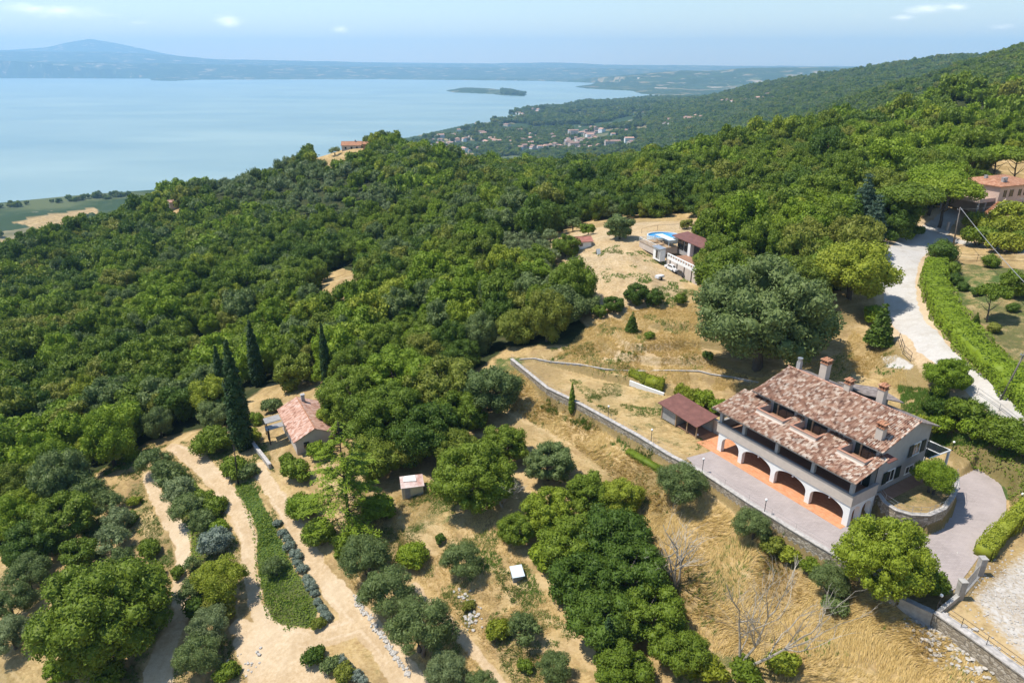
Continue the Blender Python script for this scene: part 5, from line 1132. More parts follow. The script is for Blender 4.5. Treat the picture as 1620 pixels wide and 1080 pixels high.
wall_along('yard_wall', 'crumbling grey wall at the farmhouse gate', q, [p[2] - .5 for p in q], [p[2] + .9 for p in q], .4, M['concrete'], M['coping'])
# pink house, upper right
zg = 16.2; c0 = at_z(1586, 292, 23.0); cl = at_z(1551, 277, 23.0); cr_ = at_z(1620, 288.6, 23.0)
rz = frame_of(c0, cr_); ur = (cr_ - c0)[:2] / np.linalg.norm((cr_ - c0)[:2]); vr = np.array([-ur[1], ur[0]])
LP, WP = 14.0, float(np.dot((cl - c0)[:2], vr)) 
ph = empty('pink_house', (c0[0], c0[1], zg), rz, 'pale pink two-storey house with red tiled hip roof and outside stairs', 'house')
HH = 6.3; MB().box(.4, LP, .4, WP, -2, HH).build('wall', M['plaster_pink'], ph)
r = MB(); k = WP / 2; r.add([(-.2,-.2,HH),(LP+.6,-.2,HH),(LP+.6,WP+.6,HH),(-.2,WP+.6,HH),(k*.8,WP/2,HH+1.5),(LP-k*.8,WP/2,HH+1.5),(-.2,-.2,HH-.15),(LP+.6,-.2,HH-.15),(LP+.6,WP+.6,HH-.15),(-.2,WP+.6,HH-.15)], [(0,1,5,4),(1,2,5),(2,3,4,5),(3,0,4),(9,8,7,6),(0,6,7,1),(1,7,8,2),(2,8,9,3),(3,9,6,0)])
ro = r.build('roof', M['tile_red'], ph)
for x, y in ((3.4, 2.2), (4.3, 2.2), (3.0, 6.2)): MB().box(x-.3,x+.3,y-.3,y+.3,HH+.2,HH+1.5).box(x-.36,x+.36,y-.36,y+.36,HH+1.503,HH+1.62).build('chimney', M['plaster_grey'], ro)
for s_, x, z, w_, h in (('f',2.0,3.6,.9,1.6),('f',4.2,3.6,1.2,1.6),('f',7.5,3.6,.9,1.5),('f',3.4,.6,.9,1.1),('f',6.6,.6,.9,1.1),('f',9.6,3.6,.9,1.5)):
    w_o = MB().box(x, x+w_, .36, .397, z, z+h).build('window', M['glass'], ph); MB().box(x-.08, x, .33, .397, z-.08, z+h+.08).box(x+w_, x+w_+.08, .33, .397, z-.08, z+h+.08).build('frame', M['shutter'], w_o)
b = MB(); b.box(-5.2, .397, 1.0, WP - 1, 2.6, 2.85); b.box(-5.2, -5.05, 1.0, WP - 1, 2.853, 3.5); b.box(-5.05, .39, 1.0, 1.12, 2.853, 3.5); b.build('terrace', M['plaster_pink'], ph)
[MB().box(x, x+.3, y, y+.3, -2, 2.6).build('pillar', M['plaster_grey'], ph) for x in (-5.0, -2.6) for y in (1.1, WP - 1.5)]
b = MB()
for i in range(14): b.box(.3 - i * .34, .64 - i * .34, -1.2, .36, -.6, 2.75 - i * .2)
b.build('staircase', M['tile_red'], ph)
b = MB(); b.add([(.6,-1.4,-.5),(-4.6,-1.4,-.5),(-4.6,-1.4,.6),(.6,-1.4,3.6),(.6,-1.22,-.5),(-4.6,-1.22,-.5),(-4.6,-1.22,.6),(.6,-1.22,3.6)], [(0,1,2,3),(7,6,5,4),(0,3,7,4),(3,2,6,7),(2,1,5,6)]); b.build('stair_wall', M['plaster_pink'], ph)
# pool house complex on the dry hill
p0 = at_z(1010, 386, 8.2); p1 = at_z(1053, 407, 8.2); rz = frame_of(p0, p1); gz0 = 8.0
def local_obj(o, org, rz): o.matrix_world = Matrix.Translation(Vector(org)) @ Matrix.Rotation(rz, 4, 'Z'); return o
org = (p0[0], p0[1], gz0)
po = empty('swimming_pool', (*at_z(1050,374,9.2)[:2], gz0 + .4), 0, 'oval above-ground pool with blue water and white rim', 'pool')
ring = lambda rx, ry, z, n=28: [(rx * math.cos(6.2832 * i / n), ry * math.sin(6.2832 * i / n), z) for i in range(n)]
b = MB(); n = 28; vs = ring(4.2, 3.4, -1.2) + ring(4.2, 3.4, 1.2) + ring(3.95, 3.15, 1.2) + ring(3.95, 3.15, .7); fs = []
for k in range(3): fs += [(k*n+i, k*n+(i+1)%n, (k+1)*n+(i+1)%n, (k+1)*n+i) for i in range(n)]
b.add(vs, fs).build('pool_wall', M['paleblue'], po); MB().add(ring(3.95, 3.15, .85), [tuple(range(n))]).build('water', M['pool_blue'], po)
de = empty('pool_deck', org, rz, 'white railed deck in front of the above-ground pool', 'deck')
MB().box(0, 6.6, .2, 5.2, -.6, .95).build('base', M['plaster'], de); MB().box(-.1, 6.7, .1, 5.3, .953, 1.05).build('floor', M['ltwood'], de)
b = MB()
for i in range(14): x = i * .5; b.box(x, x+.06, .15, .21, 1.05, 1.95)
b.box(0, 6.6, .14, .22, 1.95, 2.02); [b.box(.02, .08, .2 + j * .5, .26 + j * .5, 1.05, 1.95) for j in range(10)]; b.box(.0, .08, .2, 5.2, 1.95, 2.02); b.build('railing', M['white'], de)
b = MB(); b.box(1.0, 6.4, 3.2, 5.0, 2.6, 2.66); [b.box(x, x+.08, y, y+.08, 1.05, 2.6) for x in (1.0, 6.3) for y in (3.2, 4.9)]; b.build('awning', M['paleblue'], de)
for x in (2.2, 4.4): MB().box(x, x+.6, 1.4, 3.0, 1.3, 1.38).box(x, x+.6, 2.9, 3.0, 1.38, 1.9).build('bench', M['ltwood'], de)
de.scale = (1.25, 1.15, 1)
sh = empty('pool_shed', (org[0] + math.cos(rz) * 5.3, org[1] + math.sin(rz) * 5.3, org[2] - .2), rz, 'white shed with open door at the corner of the pool deck', 'shed')
MB().box(4.3, 7.4, -1.3, .1, -.6, 2.2).build('wall', M['white'], sh); MB().slab([(4.1,-1.6,2.35),(7.6,-1.6,2.35),(7.6,.12,2.5),(4.1,.12,2.5)], .12).build('roof', M['steel'], sh); MB().box(5.5, 6.3, -1.34, -1.303, -.1, 1.8).build('door', M['glass'], sh); MB().box(6.4, 7.2, -1.36, -1.303, -.1, 1.9).build('door', M['steel'], sh)
hp = empty('pool_house', org, rz, 'low house with red-brown roof, dark glass front and white balustrade beside the pool', 'house')
MB().box(7.5, 24, 6.4, 9.2, -.6, 3.4).build('wall', M['plaster_grey'], hp); MB().slab([(6.4,5.2,3.5),(25,5.2,3.5),(25,9.6,4.1),(6.4,9.6,4.1)], .16).build('roof', M['redsheet'], hp)
for x_ in (7.8, 10.6): MB().box(x_, x_ + 2.4, 6.3, 6.397, .6, 3.1).build('window', M['glass'], hp)
MB().box(13.6, 14.6, 5.3, 6.3, -.5, 3.35).build('pillar', M['white'], hp); MB().box(14.7, 22, 6.28, 6.397, .8, 3.0).build('window', M['glass'], hp)
MB().box(13.1, 26, .6, 6.2, -2.6, .3).build('terrace', M['brown_in'], hp); bal = MB(); bal.box(13.1, 26, .3, .597, 1.05, 1.2); bal.box(13.1, 26, .3, .597, -.1, .42)
for i in range(13): bal.box(13.1 + i * 1.05, 13.45 + i * 1.05, .34, .56, .42, 1.05)
bal.build('balustrade', M['white'], hp); MB().box(13.0, 26.1, .28, .594, -3.4, -.103).build('retaining_wall', M['plaster'], hp)
for x_ in (14.6, 17.6, 20.6, 23.6): MB().box(x_, x_ + .25, .18, .277, -3.4, -.1).build('buttress', M['wood'], hp)
def car(px, py, z, rz, label, paint, L=4.3):
    p = P(px, py); e = empty('parked_car', (p[0], p[1], p[2] + .02), rz, label, 'car', 'vehicles near the pool house'); w = 1.75
    prof = [(0,.35),(0,.8),(.12,.95),(1.0,1.02),(1.55,1.42),(2.9,1.45),(3.6,1.02),(4.15,.92),(4.3,.7),(4.3,.35)]; prof = [(x / 4.3 * L - L/2, z_) for x, z_ in prof]; n = len(prof); b = MB()
    b.add([(x, -w/2, z_) for x, z_ in prof] + [(x, w/2, z_) for x, z_ in prof], [tuple(range(n)), tuple(range(2*n-1, n-1, -1))] + [((i+1) % n, i, n + i, n + (i+1) % n) for i in range(n)]).build('body', paint, e)
    b = MB(); k = L / 4.3
    for s in (-1, 1): b.add([((1.12-2.15)*k, s*(w/2+.004), 1.04), ((1.58-2.15)*k, s*(w/2+.004), 1.38), ((2.85-2.15)*k, s*(w/2+.004), 1.40), ((3.4-2.15)*k, s*(w/2+.004), 1.04)], [(0,1,2,3)])
    b.add([((1.03-2.15)*k-.01, -.75, 1.06), ((1.03-2.15)*k-.01, .75, 1.06), ((1.53-2.15)*k-.01, .7, 1.41), ((1.53-2.15)*k-.01, -.7, 1.41)], [(0,1,2,3)]); b.add([((2.96-2.15)*k+.01, -.7, 1.42), ((2.96-2.15)*k+.01, .7, 1.42), ((3.58-2.15)*k+.01, .75, 1.05), ((3.58-2.15)*k+.01, -.75, 1.05)], [(0,1,2,3)]); b.build('window', M['glass'], e)
    for x in (-1.3 * k, 1.32 * k):
        for s in (-1, 1): MB().tube([(x, s*(w/2-.2), .32), (x, s*(w/2+.01), .32)], .32, 12).build('wheel', M['tyre'], e)
    return e
car(1064, 428, 0, rz + .05, 'white car parked below the pool house wall', M['carpaint_white']); car(1080, 437, 0, rz, 'dark blue car parked nearest the trees below the pool house', M['carpaint_dark'], 4.0); car(1282, 426, 0, 1.0, 'dark car half hidden behind the bushy tree by the white road', M['carpaint_dark'])
tr = P(1043, 442); e = empty('garden_trailer', tr, .6, 'small white trailer standing on the dry mound', 'trailer'); MB().box(-.9,.9,-.55,.55,.4,.95).build('body', M['carpaint_white'], e); [MB().tube([(0,s*.58,.3),(0,s*.68,.3)], .3, 10).build('wheel', M['tyre'], e) for s in (-1, 1)]; MB().tube([(.9,0,.5),(1.7,0,.45)], .05, 5).build('drawbar', M['metal'], e)
p = P(946, 402); e = empty('a_frame_board', p, .4, 'small black and white A-frame on the dry mound', 'sign'); MB().add([(-.5,-.5,0),(.5,-.5,0),(.5,0,1.3),(-.5,0,1.3),(-.5,-.44,0),(.5,-.44,0),(.5,.06,1.3),(-.5,.06,1.3)], [(0,1,2,3),(7,6,5,4),(0,3,7,4),(1,5,6,2)]).build('board', M['white'], e); MB().box(-.5,.5,.1,.16,0,1.25).build('board', M['metal'], e)
a = at_z(914, 392, 6.5); g_ = gable_house('small_shed', 'small white shed with red roof beside the dark bushy tree', (a[0], a[1], float(ground(a[0], a[1]))), .25, 3.6, 3.2, 2.3, .7, M['white'], M['redroof'], [('f',.5,.9,.8,.8),('r',1,0,.9,1.9)], cat='shed')
a = P(541, 240); ke = gable_house('knoll_house', 'orange-roofed house on top of the wooded knoll by the lake', (a[0], a[1], float(ground(a[0], a[1])) + .6), .1, 13, 9, 3.6, 2.0, M['plaster'], M['tile_red'], [('f',2,1,1.2,1.5),('f',6,1,1.2,1.5),('f',9.5,.2,1.2,2.3),('l',3,1,1.2,1.5)], [(9,4,.8)])
a = P(565, 240); gable_house('knoll_annexe', 'brown annexe at the right of the knoll house', (a[0] + 4, a[1] + 1, float(ground(a[0], a[1])) + .6), .1, 7, 6, 4.2, 1.2, M['brown_in'], M['tile_red'], [('f',2,1,1.2,1.5)])
a = P(270, 334); gable_house('ruined_house', 'small pale ruin on the left wooded slope', (a[0], a[1], a[2] + 2.0), .7, 7, 5, 3.4, 1.0, M['plaster'], M['tile_pink'], [('f',2,1,1,1.2)])
# woodshed beside the villa garden
wl = at_z(1044, 650, .0); wr = at_z(1096, 668, .0); rz = frame_of(wl, wr)
ws_ = empty('woodshed', (22.9, 92.2, -.4), VA, 'open dark timber woodshed with red-brown sheet roof', 'shed')
MB().slab([(-.5,-.6,2.55),(7.6,-.6,2.15),(7.6,3.6,2.75),(-.5,3.6,3.1)], .1).build('roof', M['redsheet'], ws_)
b = MB(); b.box(0,2.9,0,.1,0,2.3); b.box(0,.1,.1,3.2,0,2.6); b.box(0,7.2,3.2,3.3,0,2.4); b.box(2.9,3.0,0,3.2,0,2.3); b.build('wall', M['grey_wall'], ws_); b = MB(); [b.box(x, x+.14, -.1, .04, -.1, 2.25) for x in (-.1, 2.9, 5.2, 7.1)]; b.build('post', M['ltwood'], ws_); MB().box(3.1, 7.1, .2, 3.1, 0, .06).build('floor', M['brown_in'], ws_)
b = MB(); gg = random.Random(2)
for i in range(60): x = 3.3 + gg.random() * 1.7; y = 2.2 + gg.random() * .7; z = .1 + gg.random() * .9; b.tube([(x, y - .3, z), (x, y + .3, z)], .09, 6)
b.build('firewood', M['ltwood'], ws_)
# grey metal shed and the small white well box in the clearing
a = at_z(637, 789, float(P(655, 789)[2])); gs = empty('metal_shed', a, .22, 'small grey metal shed with rusty white roof in the clearing', 'shed')
MB().box(0,3.1,0,2.4,-.3,1.85).build('wall', M['steel'], gs); MB().slab([(-.15,-.2,1.95),(3.25,-.2,1.95),(3.25,2.6,2.2),(-.15,2.6,2.2)], .08).build('roof', M['rust'], gs); MB().slab([(.3,1.2,2.2),(2.2,1.0,2.18),(2.1,2.4,2.3),(.5,2.4,2.3)], .04).build('tarpaulin', M['white'], gs); MB().box(.4,1.2,-.03,-.003,0,1.6).build('door', M['grey_wall'], gs)
a = P(812, 922); wb = empty('well_hut', a, .25, 'tiny well hut with bluish white sheet roof in the clearing', 'hut'); MB().box(0,1.25,0,1.2,-.2,1.1).build('wall', M['grey_wall'], wb); MB().slab([(-.15,-.35,1.12),(1.4,-.35,1.12),(1.4,1.35,1.5),(-.15,1.35,1.5)], .05).build('roof', M['paleblue'], wb)
# stones edging the lane and piles of rock
def stones(name, label, line, n, spread, r, seed, kind='stuff'):
    g = np.random.default_rng(seed); q = np.array([P(*p)[:2] for p in line]); b = MB()
    for i in range(n):
        f = g.random() * (len(q) - 1); k = int(f); p = q[k] + (q[k+1] - q[k]) * (f - k) + g.normal(size=2) * spread; z = float(ground(*p)); rr = r * g.uniform(.5, 1.4)
        b0 = len(b.v); b.ball((p[0], p[1], z + rr * .25), rr, n=6, sz=.6)
        for j in range(b0, len(b.v)): v_ = b.v[j]; b.v[j] = tuple(v_[k2] + g.normal() * rr * .16 for k2 in range(3))
    return tag(b.build(name, M['stonewhite']), label, 'stones', kind=kind)
stones('edging_stones', 'line of pale stones edging the lane', [(560,942),(580,970),(600,1000),(625,1035),(650,1072)], 210, .16, .17, 1)
stones('rubble', 'scattered pale stones on the rubble field', [(1640,880),(1590,925),(1580,960),(1620,1010),(1650,1050)], 500, 2.0, .10, 2)
stones('loose_rocks', 'loose rocks in the clearing', [(735,930),(750,965),(745,990)], 60, .6, .2, 3); stones('rock_heap', 'rock heap at the bottom of the dirt junction', [(420,1035),(395,1060),(370,1050)], 16, .7, .2, 4)
stones('wall_rubble', 'rubble slope under the stone wall', [(1440,985),(1500,1020),(1560,1065)], 200, .9, .2, 5)
# garden of the neighbour behind the tall hedge
plants([('clipped','dark',1493,398,48,'tall clipped dark bush at the top end of the hedge'),('clipped','mid',1507,424,26,'clipped ball bush below the tall clipped bush'),('clipped','dark',1511,441,24,'second clipped ball in the column by the hedge'),('clipped','dark',1524,453,20,'third clipped ball beside the garden path'),('clipped','mid',1568,413,28,'wide clipped bush on the bordered bed'),('shrub','dark',1546,461,22,'dark bush left of the garden pine'),
 ('pine','mid',1574,464,50,'small irregular garden pine',None,1.5),('oak','mid',1612,448,56,'bronze-green shrub tree at the right edge'),('clipped','dark',1603,486,20,'low clipped bush right of the garden pine'),('fir','dark',1545,505,16,'tiny conifer in the garden lawn'),('clipped','mid',1573,518,22,'low oval bush in the garden lawn'),
 ('shrub','yellow',1545,350,50,'yellow-green bush nearest the junction pole'),('shrub','yellow',1572,362,54,'yellow-green bush second along the road bank'),('shrub','yellow',1600,356,54,'yellow-green bush third along the road bank'),('shrub','mid',1552,374,50,'green bush in front of the yellow-green row'),('shrub','yellow',1590,382,54,'yellow-green bush lowest in the row'),('shrub','mid',1618,378,46,'green bush at the right edge above the fence'),('shrub','bright',1600,336,54,'bright hedge bush in front of the pink house'),
 ('shrub','dark',1402,373,34,'dark bush at the left of the road junction'),('shrub','mid',1422,368,40,'round bush at the left of the road junction'),('shrub','dark',1446,364,34,'dark bush next to the junction gatepost'),
 ('pine','bright',1500,300,98,'flat-topped umbrella pine in front of the pink house',None,.95),('pine','mid',1440,312,100,'broad umbrella pine left of the flat-topped one',None,.95),('pine','bright',1482,282,90,'umbrella pine just behind the flat-topped one'),('oak','dark',1412,335,90,'dark tree in the shade left of the umbrella pines'),('fir','blue',1368,322,64,'blue-green cedar among the trees'),('fir','blue',1385,345,50,'second smaller blue-green cedar'),('fir','dark',1352,345,50,'dark conifer left of the cedars'),
 ('oak','bright',1330,335,70,'light green tree among the cedars'),('oak','mid',1395,295,80,'wide tree above the blue-green cedar'),
 ], 'garden and roadside plants by the white road')
for i, px in enumerate((1425,1463,1500,1540,1580,1615)): plant('pine', 'mid' if i % 2 else 'bright', px, 244 + (i % 2) * 5, 58, f"{['first','second','third','fourth','fifth','sixth'][i]} umbrella pine from the left in the belt above the pink house", 'belt of umbrella pines', sq=1.2)
MB().box(-.2,.2,-.2,.2,0,2.0).box(-.25,.25,-.25,.25,2.003,2.1).build('gatepost', M['plaster']).location = P(1498, 365); tag(bpy.data.objects['gatepost'], 'single pale gatepost at the road junction', 'gatepost')
# ---------------------------------------------------------------- the woods: nearest 230 trees one by one, the rest as one mass
placed = [(o.location.x, o.location.y, max([c.scale[0] for c in o.children] or [1])) for o in COL.objects if o.parent is None and o.get('category') in ('tree','olive tree','pine tree','cypress','conifer')]
placed += [(x, y, 5) for x, y in ((-36,103),(-33,100),(126,176),(132,180),(125,170),(40,156),(42,160),(44,152),(38,168),(36,160),(17,166),(-110,494),(-104,497),(121,160),(134,170))] + [(P(270,334)[0], P(270,334)[1], 5)]
placed = np.array(placed)
g = np.random.default_rng(21)
def jgrid(sp, r0, r1, a0=-50, a1=50):
    xs = np.arange(-r1, r1, float(sp)); ys = np.arange(0, r1, sp * .87); X, Y = np.meshgrid(xs, ys); X[::2] += sp / 2
    X = X + g.uniform(-.36, .36, X.shape) * sp; Y = Y + g.uniform(-.36, .36, Y.shape) * sp; r = np.hypot(X, Y); a = np.degrees(np.arctan2(X, Y))
    k = (r > r0) & (r < r1) & (a > a0) & (a < a1); return X[k], Y[k]
def sample(A, x, y):
    r = np.hypot(x, y); th = np.arctan2(x, y); i = np.clip(np.searchsorted(RR, r) - 1, 0, len(RR) - 1); j = np.clip(((th - TH[0]) / (TH[1] - TH[0])).round().astype(int), 0, len(TH) - 1); return A[i, j]
forest_sd = np.where(clr > -1.5, -9, fsd)
TX, TY, TS = [], [], []
for sp, r0, r1 in ((6.3, 60, 420), (7.0, 420, 800)):
    x, y = jgrid(sp, r0, r1); k = (sample(forest_sd, x, y) > (2 if r0 < 100 else 0)) & (sample(trk, x, y) > 3.0) & (sample(road, x, y) > 4.5)
    TX.append(x[k]); TY.append(y[k]); TS.append(np.full(k.sum(), sp))
x, y = np.concatenate(TX), np.concatenate(TY); sp = np.concatenate(TS)
near_ = ((x[:, None] - placed[None, :, 0]) ** 2 + (y[:, None] - placed[None, :, 1]) ** 2 < (placed[None, :, 2] * .8 + 2.2) ** 2).any(1) & (np.hypot(x, y) < 560)
x, y, sp = x[~near_], y[~near_], sp[~near_]
z = ground(x, y); k = (z > LAKE + 2); x, y, z, sp = x[k], y[k], z[k], sp[k]
rad = sp * g.uniform(.40, .78, len(x)) * np.where(g.random(len(x)) < .16, 1.3, 1)
px, py, dep = project(x, y, z + 5)
nn = fbm(x / 34, y / 34, 3) + g.normal(size=len(x)) * .16
scr = sdist(px, py, [(330,262),(420,250),(520,256),(600,282),(650,320),(600,345),(520,350),(430,335),(350,322),(320,290)]) > 0
rightside = px > 980
pick = np.where(nn > .09, 1, np.where(nn < -.22, 2, 0)); pick = np.where((g.random(len(x)) < .12) & ~rightside, 3, pick)
pick = np.where((pick == 2) & rightside & (g.random(len(x)) < .5), 0, pick)
KEYS = []
for lod in ('m', 'f'):
    for tn in ('mid', 'bright', 'dark', 'greygreen'):
        for si in range(3): KEYS.append(('oak', tn, lod, si))
for tn in ('olive', 'greygreen'):
    for si in range(2): KEYS.append(('olive', tn, 'f', si))
KI = {k: i for i, k in enumerate(KEYS)}
TONES = ['mid', 'bright', 'dark', 'greygreen']
def visible(x, y, z, top):
    ok = np.zeros(len(x), bool); t = np.linspace(.04, .985, 90)
    for i in range(0, len(x), 4000):
        s = slice(i, i + 4000); X = x[s, None] * t; Y = y[s, None] * t; Zs = CAMH + (z[s, None] + top - CAMH) * t; ok[s] = (Zs > ground(X, Y) + np.where(np.hypot(X, Y) > 130, 2.0, -2)).all(1)
    return ok
vis = visible(x, y, z, 8) & (px > -15) & (px < 1635) & (py < 1080)
order = np.argsort(np.where(vis, np.hypot(x, y) / rad, 1e9))[:228]
LAND = [((40,720),'in the lower left wood above the grove'),((150,735),'in the wood just above the olive patch'),((250,650),'on the wooded slope far left of the cypresses'),((120,600),'in the wood high up the left side'),((30,600),'in the wood touching the left edge'),((330,590),'in the wood just left of the cypresses'),((450,580),'between the cypresses and the farmhouse'),((560,560),'in the wood behind the farmhouse oaks'),((680,560),'in the wood above the dry field'),((840,540),'in the clump above the terrace wall end'),((720,500),'in the wood left of the dark clump'),((890,480),'at the wood edge by the dry terraces'),((600,480),'right of the small dry clearing'),((450,480),'left of the small dry clearing'),((800,440),'in front of the grey olive grove'),((1150,360),'in the wood above the pool house'),((1250,380),'in the wood left of the white road'),((1330,330),'in the wood up-slope of the white road'),((1180,300),'in the wood on the right hillside'),((1420,290),'in the wood behind the umbrella pines'),((1560,260),'in the wood above the pink house'),((1000,320),'in the wood behind the dry hill'),((860,360),'in the wood left of the small shed')]
ORD = 'first second third fourth fifth sixth seventh eighth ninth tenth eleventh twelfth thirteenth fourteenth fifteenth sixteenth seventeenth eighteenth nineteenth twentieth'.split() + [f'{i}th' for i in range(21, 90)]
zones = {}
for n_, i in enumerate(order):
    zi = int(np.argmin([(px[i] - a) ** 2 + ((py[i] - b_) * 1.5) ** 2 for (a, b_), _ in LAND])); zones.setdefault((zi, TONES[pick[i]]), []).append(i)
TW = {'mid': 'mid-green', 'bright': 'bright green', 'dark': 'dark green', 'greygreen': 'grey-green'}
labels = {}
for (zi, tn), L_ in zones.items():
    L_.sort(key=lambda i: px[i]); n_ = len(L_)
    for r_, i in enumerate(L_): labels[i] = f"{'only' if n_ == 1 else ORD[r_]} {TW[tn]} oak{' from the left' if n_ > 1 else ''} {LAND[zi][1]}"
host = {}
def put_tree(i, key, label, grp):
    e = empty('oak_tree', (x[i], y[i], z[i] - .1), g.uniform(0, 6.28), label, 'tree', grp); c_ = link('crown', PROTO[key], e); s_ = rad[i]; hh = s_ * g.uniform(1.0, 1.5); c_.scale = (s_, s_, hh); t_ = link('trunk', TR['oak'][key[3] % 3], e); t_.scale = (s_, s_, hh)
    host.setdefault(key, c_)
for n_, i in enumerate(order):
    d_ = math.hypot(x[i], y[i]); far_ = n_ > 150
    si = n_ % 3; tn = TONES[pick[i]]; lod = 'f' if (n_ > 190 and ('oak', tn, 'f', si) not in host) else ('n' if d_ < 135 else 'm')
    put_tree(i, ('oak', tn, lod, si), labels[i], 'oaks of the wooded hillside')
# olives and far crowns on the knoll stand as trees of their own and lend their crowns to the mass
kn = [(505,240),(520,236),(530,238),(582,222),(590,228),(600,232),(488,244),(612,228),(580,214),(497,252),(476,256),(466,248),(524,244)]
need = [k for k in KEYS if k not in host]
kni = 0
for key in need:
    a_, b_ = kn[kni % len(kn)]; a_ += 7 * (kni // len(kn)) * (1 if kni % 2 else -1); b_ += 6 * (kni // len(kn)); kni += 1
    kd, tn = key[0], key[1]; p = P(a_, b_ + 8); q = ORD[kni - 1]
    e = empty(NAME[kd][0], p, kni, f"{TW.get(tn, 'silvery grey')} {'oak' if kd == 'oak' else 'olive'} on the slope of the knoll house, {['left','right','front','rear'][kni % 4]} side, number {kni}", NAME[kd][1], 'trees round the knoll house'); c_ = link('crown', PROTO[key], e); r_ = 3.6 if kd == 'olive' else 4.2; c_.scale = (r_, r_, r_); t_ = link('trunk', TR[kd][0], e); t_.scale = (r_, r_, r_); host[key] = c_
rest = np.ones(len(x), bool); rest[order] = False
# olive / scrub hillside and the far slopes
kidx = np.array([KI[('oak', TONES[p_], 'm' if math.hypot(a_, b_) < 330 else 'f', int(s_))] for p_, a_, b_, s_ in zip(pick, x, y, g.integers(0, 3, len(x)))])
so_ = scr & (g.random(len(x)) < .72); kidx = np.where(so_, np.array([KI[('olive', 'olive' if q < .5 else 'greygreen', 'f', int(q * 4) % 2)] for q in g.random(len(x))]), kidx); rad = np.where(scr, rad * .72, rad)
keep = rest & visible(x, y, z, 16) & ~(scr & (g.random(len(x)) < .28)) & (fbm(x / 16 + 4, y / 16, 2) > -.27)
def mass(name, label, x, y, z, rad, kidx, coll, tall=1.1):
    me = bpy.data.meshes.new(name); n = len(x); me.vertices.add(n); me.vertices.foreach_set('co', np.column_stack([x, y, z]).astype(np.float32).ravel())
    for nm, ty, v in (('scl', 'FLOAT', rad), ('rot', 'FLOAT', g.uniform(0, 6.28, n)), ('kind_i', 'INT', kidx), ('hgt', 'FLOAT', rad * tall * g.uniform(.85, 1.5, n))):
        at = me.attributes.new(nm, ty, 'POINT'); at.data.foreach_set('value', np.asarray(v, dtype=np.int32 if ty == 'INT' else np.float32))
    o = link(name, me); ng = bpy.data.node_groups.new(name + '_nodes', 'GeometryNodeTree'); ng.interface.new_socket('Geometry', in_out='INPUT', socket_type='NodeSocketGeometry'); ng.interface.new_socket('Geometry', in_out='OUTPUT', socket_type='NodeSocketGeometry')
    a = ng.nodes.new('NodeGroupInput'); b_ = ng.nodes.new('NodeGroupOutput'); ip = ng.nodes.new('GeometryNodeInstanceOnPoints'); ci = ng.nodes.new('GeometryNodeCollectionInfo'); ci.inputs[0].default_value = coll; ci.inputs['Separate Children'].default_value = True; ci.inputs['Reset Children'].default_value = True; ci.transform_space = 'ORIGINAL'
    def attr(nm, ty):
        q = ng.nodes.new('GeometryNodeInputNamedAttribute'); q.data_type = ty; q.inputs[0].default_value = nm; return q.outputs[0]
    cr_ = ng.nodes.new('ShaderNodeCombineXYZ'); ng.links.new(attr('rot', 'FLOAT'), cr_.inputs[2]); cs = ng.nodes.new('ShaderNodeCombineXYZ'); s_ = attr('scl', 'FLOAT'); ng.links.new(s_, cs.inputs[0]); ng.links.new(s_, cs.inputs[1]); ng.links.new(attr('hgt', 'FLOAT'), cs.inputs[2])
    ng.links.new(a.outputs[0], ip.inputs['Points']); ng.links.new(ci.outputs[0], ip.inputs['Instance']); ip.inputs['Pick Instance'].default_value = True; ng.links.new(attr('kind_i', 'INT'), ip.inputs['Instance Index']); ng.links.new(cr_.outputs[0], ip.inputs['Rotation']); ng.links.new(cs.outputs[0], ip.inputs['Scale']); ng.links.new(ip.outputs[0], b_.inputs[0])
    md = o.modifiers.new('scatter', 'NODES'); md.node_group = ng; return tag(o, label, 'woodland', kind='stuff')
wc = bpy.data.collections.new('woodland_kinds'); COL.children.link(wc)
for key in KEYS: wc.objects.link(host[key])
names = sorted([(host[key].name, KI[key]) for key in KEYS]); remap = np.zeros(len(KEYS), int)
for pos_, (nm, ki) in enumerate(names): remap[ki] = pos_
mass('woodland', 'dense green oak wood covering the hillside beyond the nearest trees', x[keep], y[keep], z[keep] - .2, rad[keep], remap[kidx[keep]], wc)
print('wood mass', keep.sum())
# far slopes and the shore plain
x2, y2 = [], []; s2 = []
for sp_, r0, r1 in ((9.5, 800, 1700), (13, 1700, 3000), (19, 3000, 5600)):
    a_, b_ = jgrid(sp_, r0, r1, -48, 48); x2.append(a_); y2.append(b_); s2.append(np.full(len(a_), sp_))
a_, b_ = jgrid(16, 6000, 7100, -8, 8); k = sample(isl, a_, b_) > 6; x2.append(a_[k]); y2.append(b_[k]); s2.append(np.full(k.sum(), 15.))
x2, y2, s2 = map(np.concatenate, (x2, y2, s2)); z2 = ground(x2, y2)
TOWNPX = [[(640,238),(700,215),(742,200),(800,192),(870,215),(880,240),(760,245)], [(802,186),(806,176),(850,172),(860,184)], [(870,205),(1000,205),(1010,240),(880,242)], [(1040,196),(1110,184),(1120,196),(1050,204)], [(1140,160),(1250,148),(1250,156),(1150,170)]]
towns = np.full(GX.shape, -1e4)
for t_ in TOWNPX[:3]: towns = np.maximum(towns, sdist(GX, GY, polyP(t_)))
inl2 = sample(inl, x2, y2); cl = fbm(x2 / 150, y2 / 150, 4); cl2 = fbm(x2 / 45 + 9, y2 / 45, 3); tn_ = sample(towns, x2, y2)
steep = z2 > -165
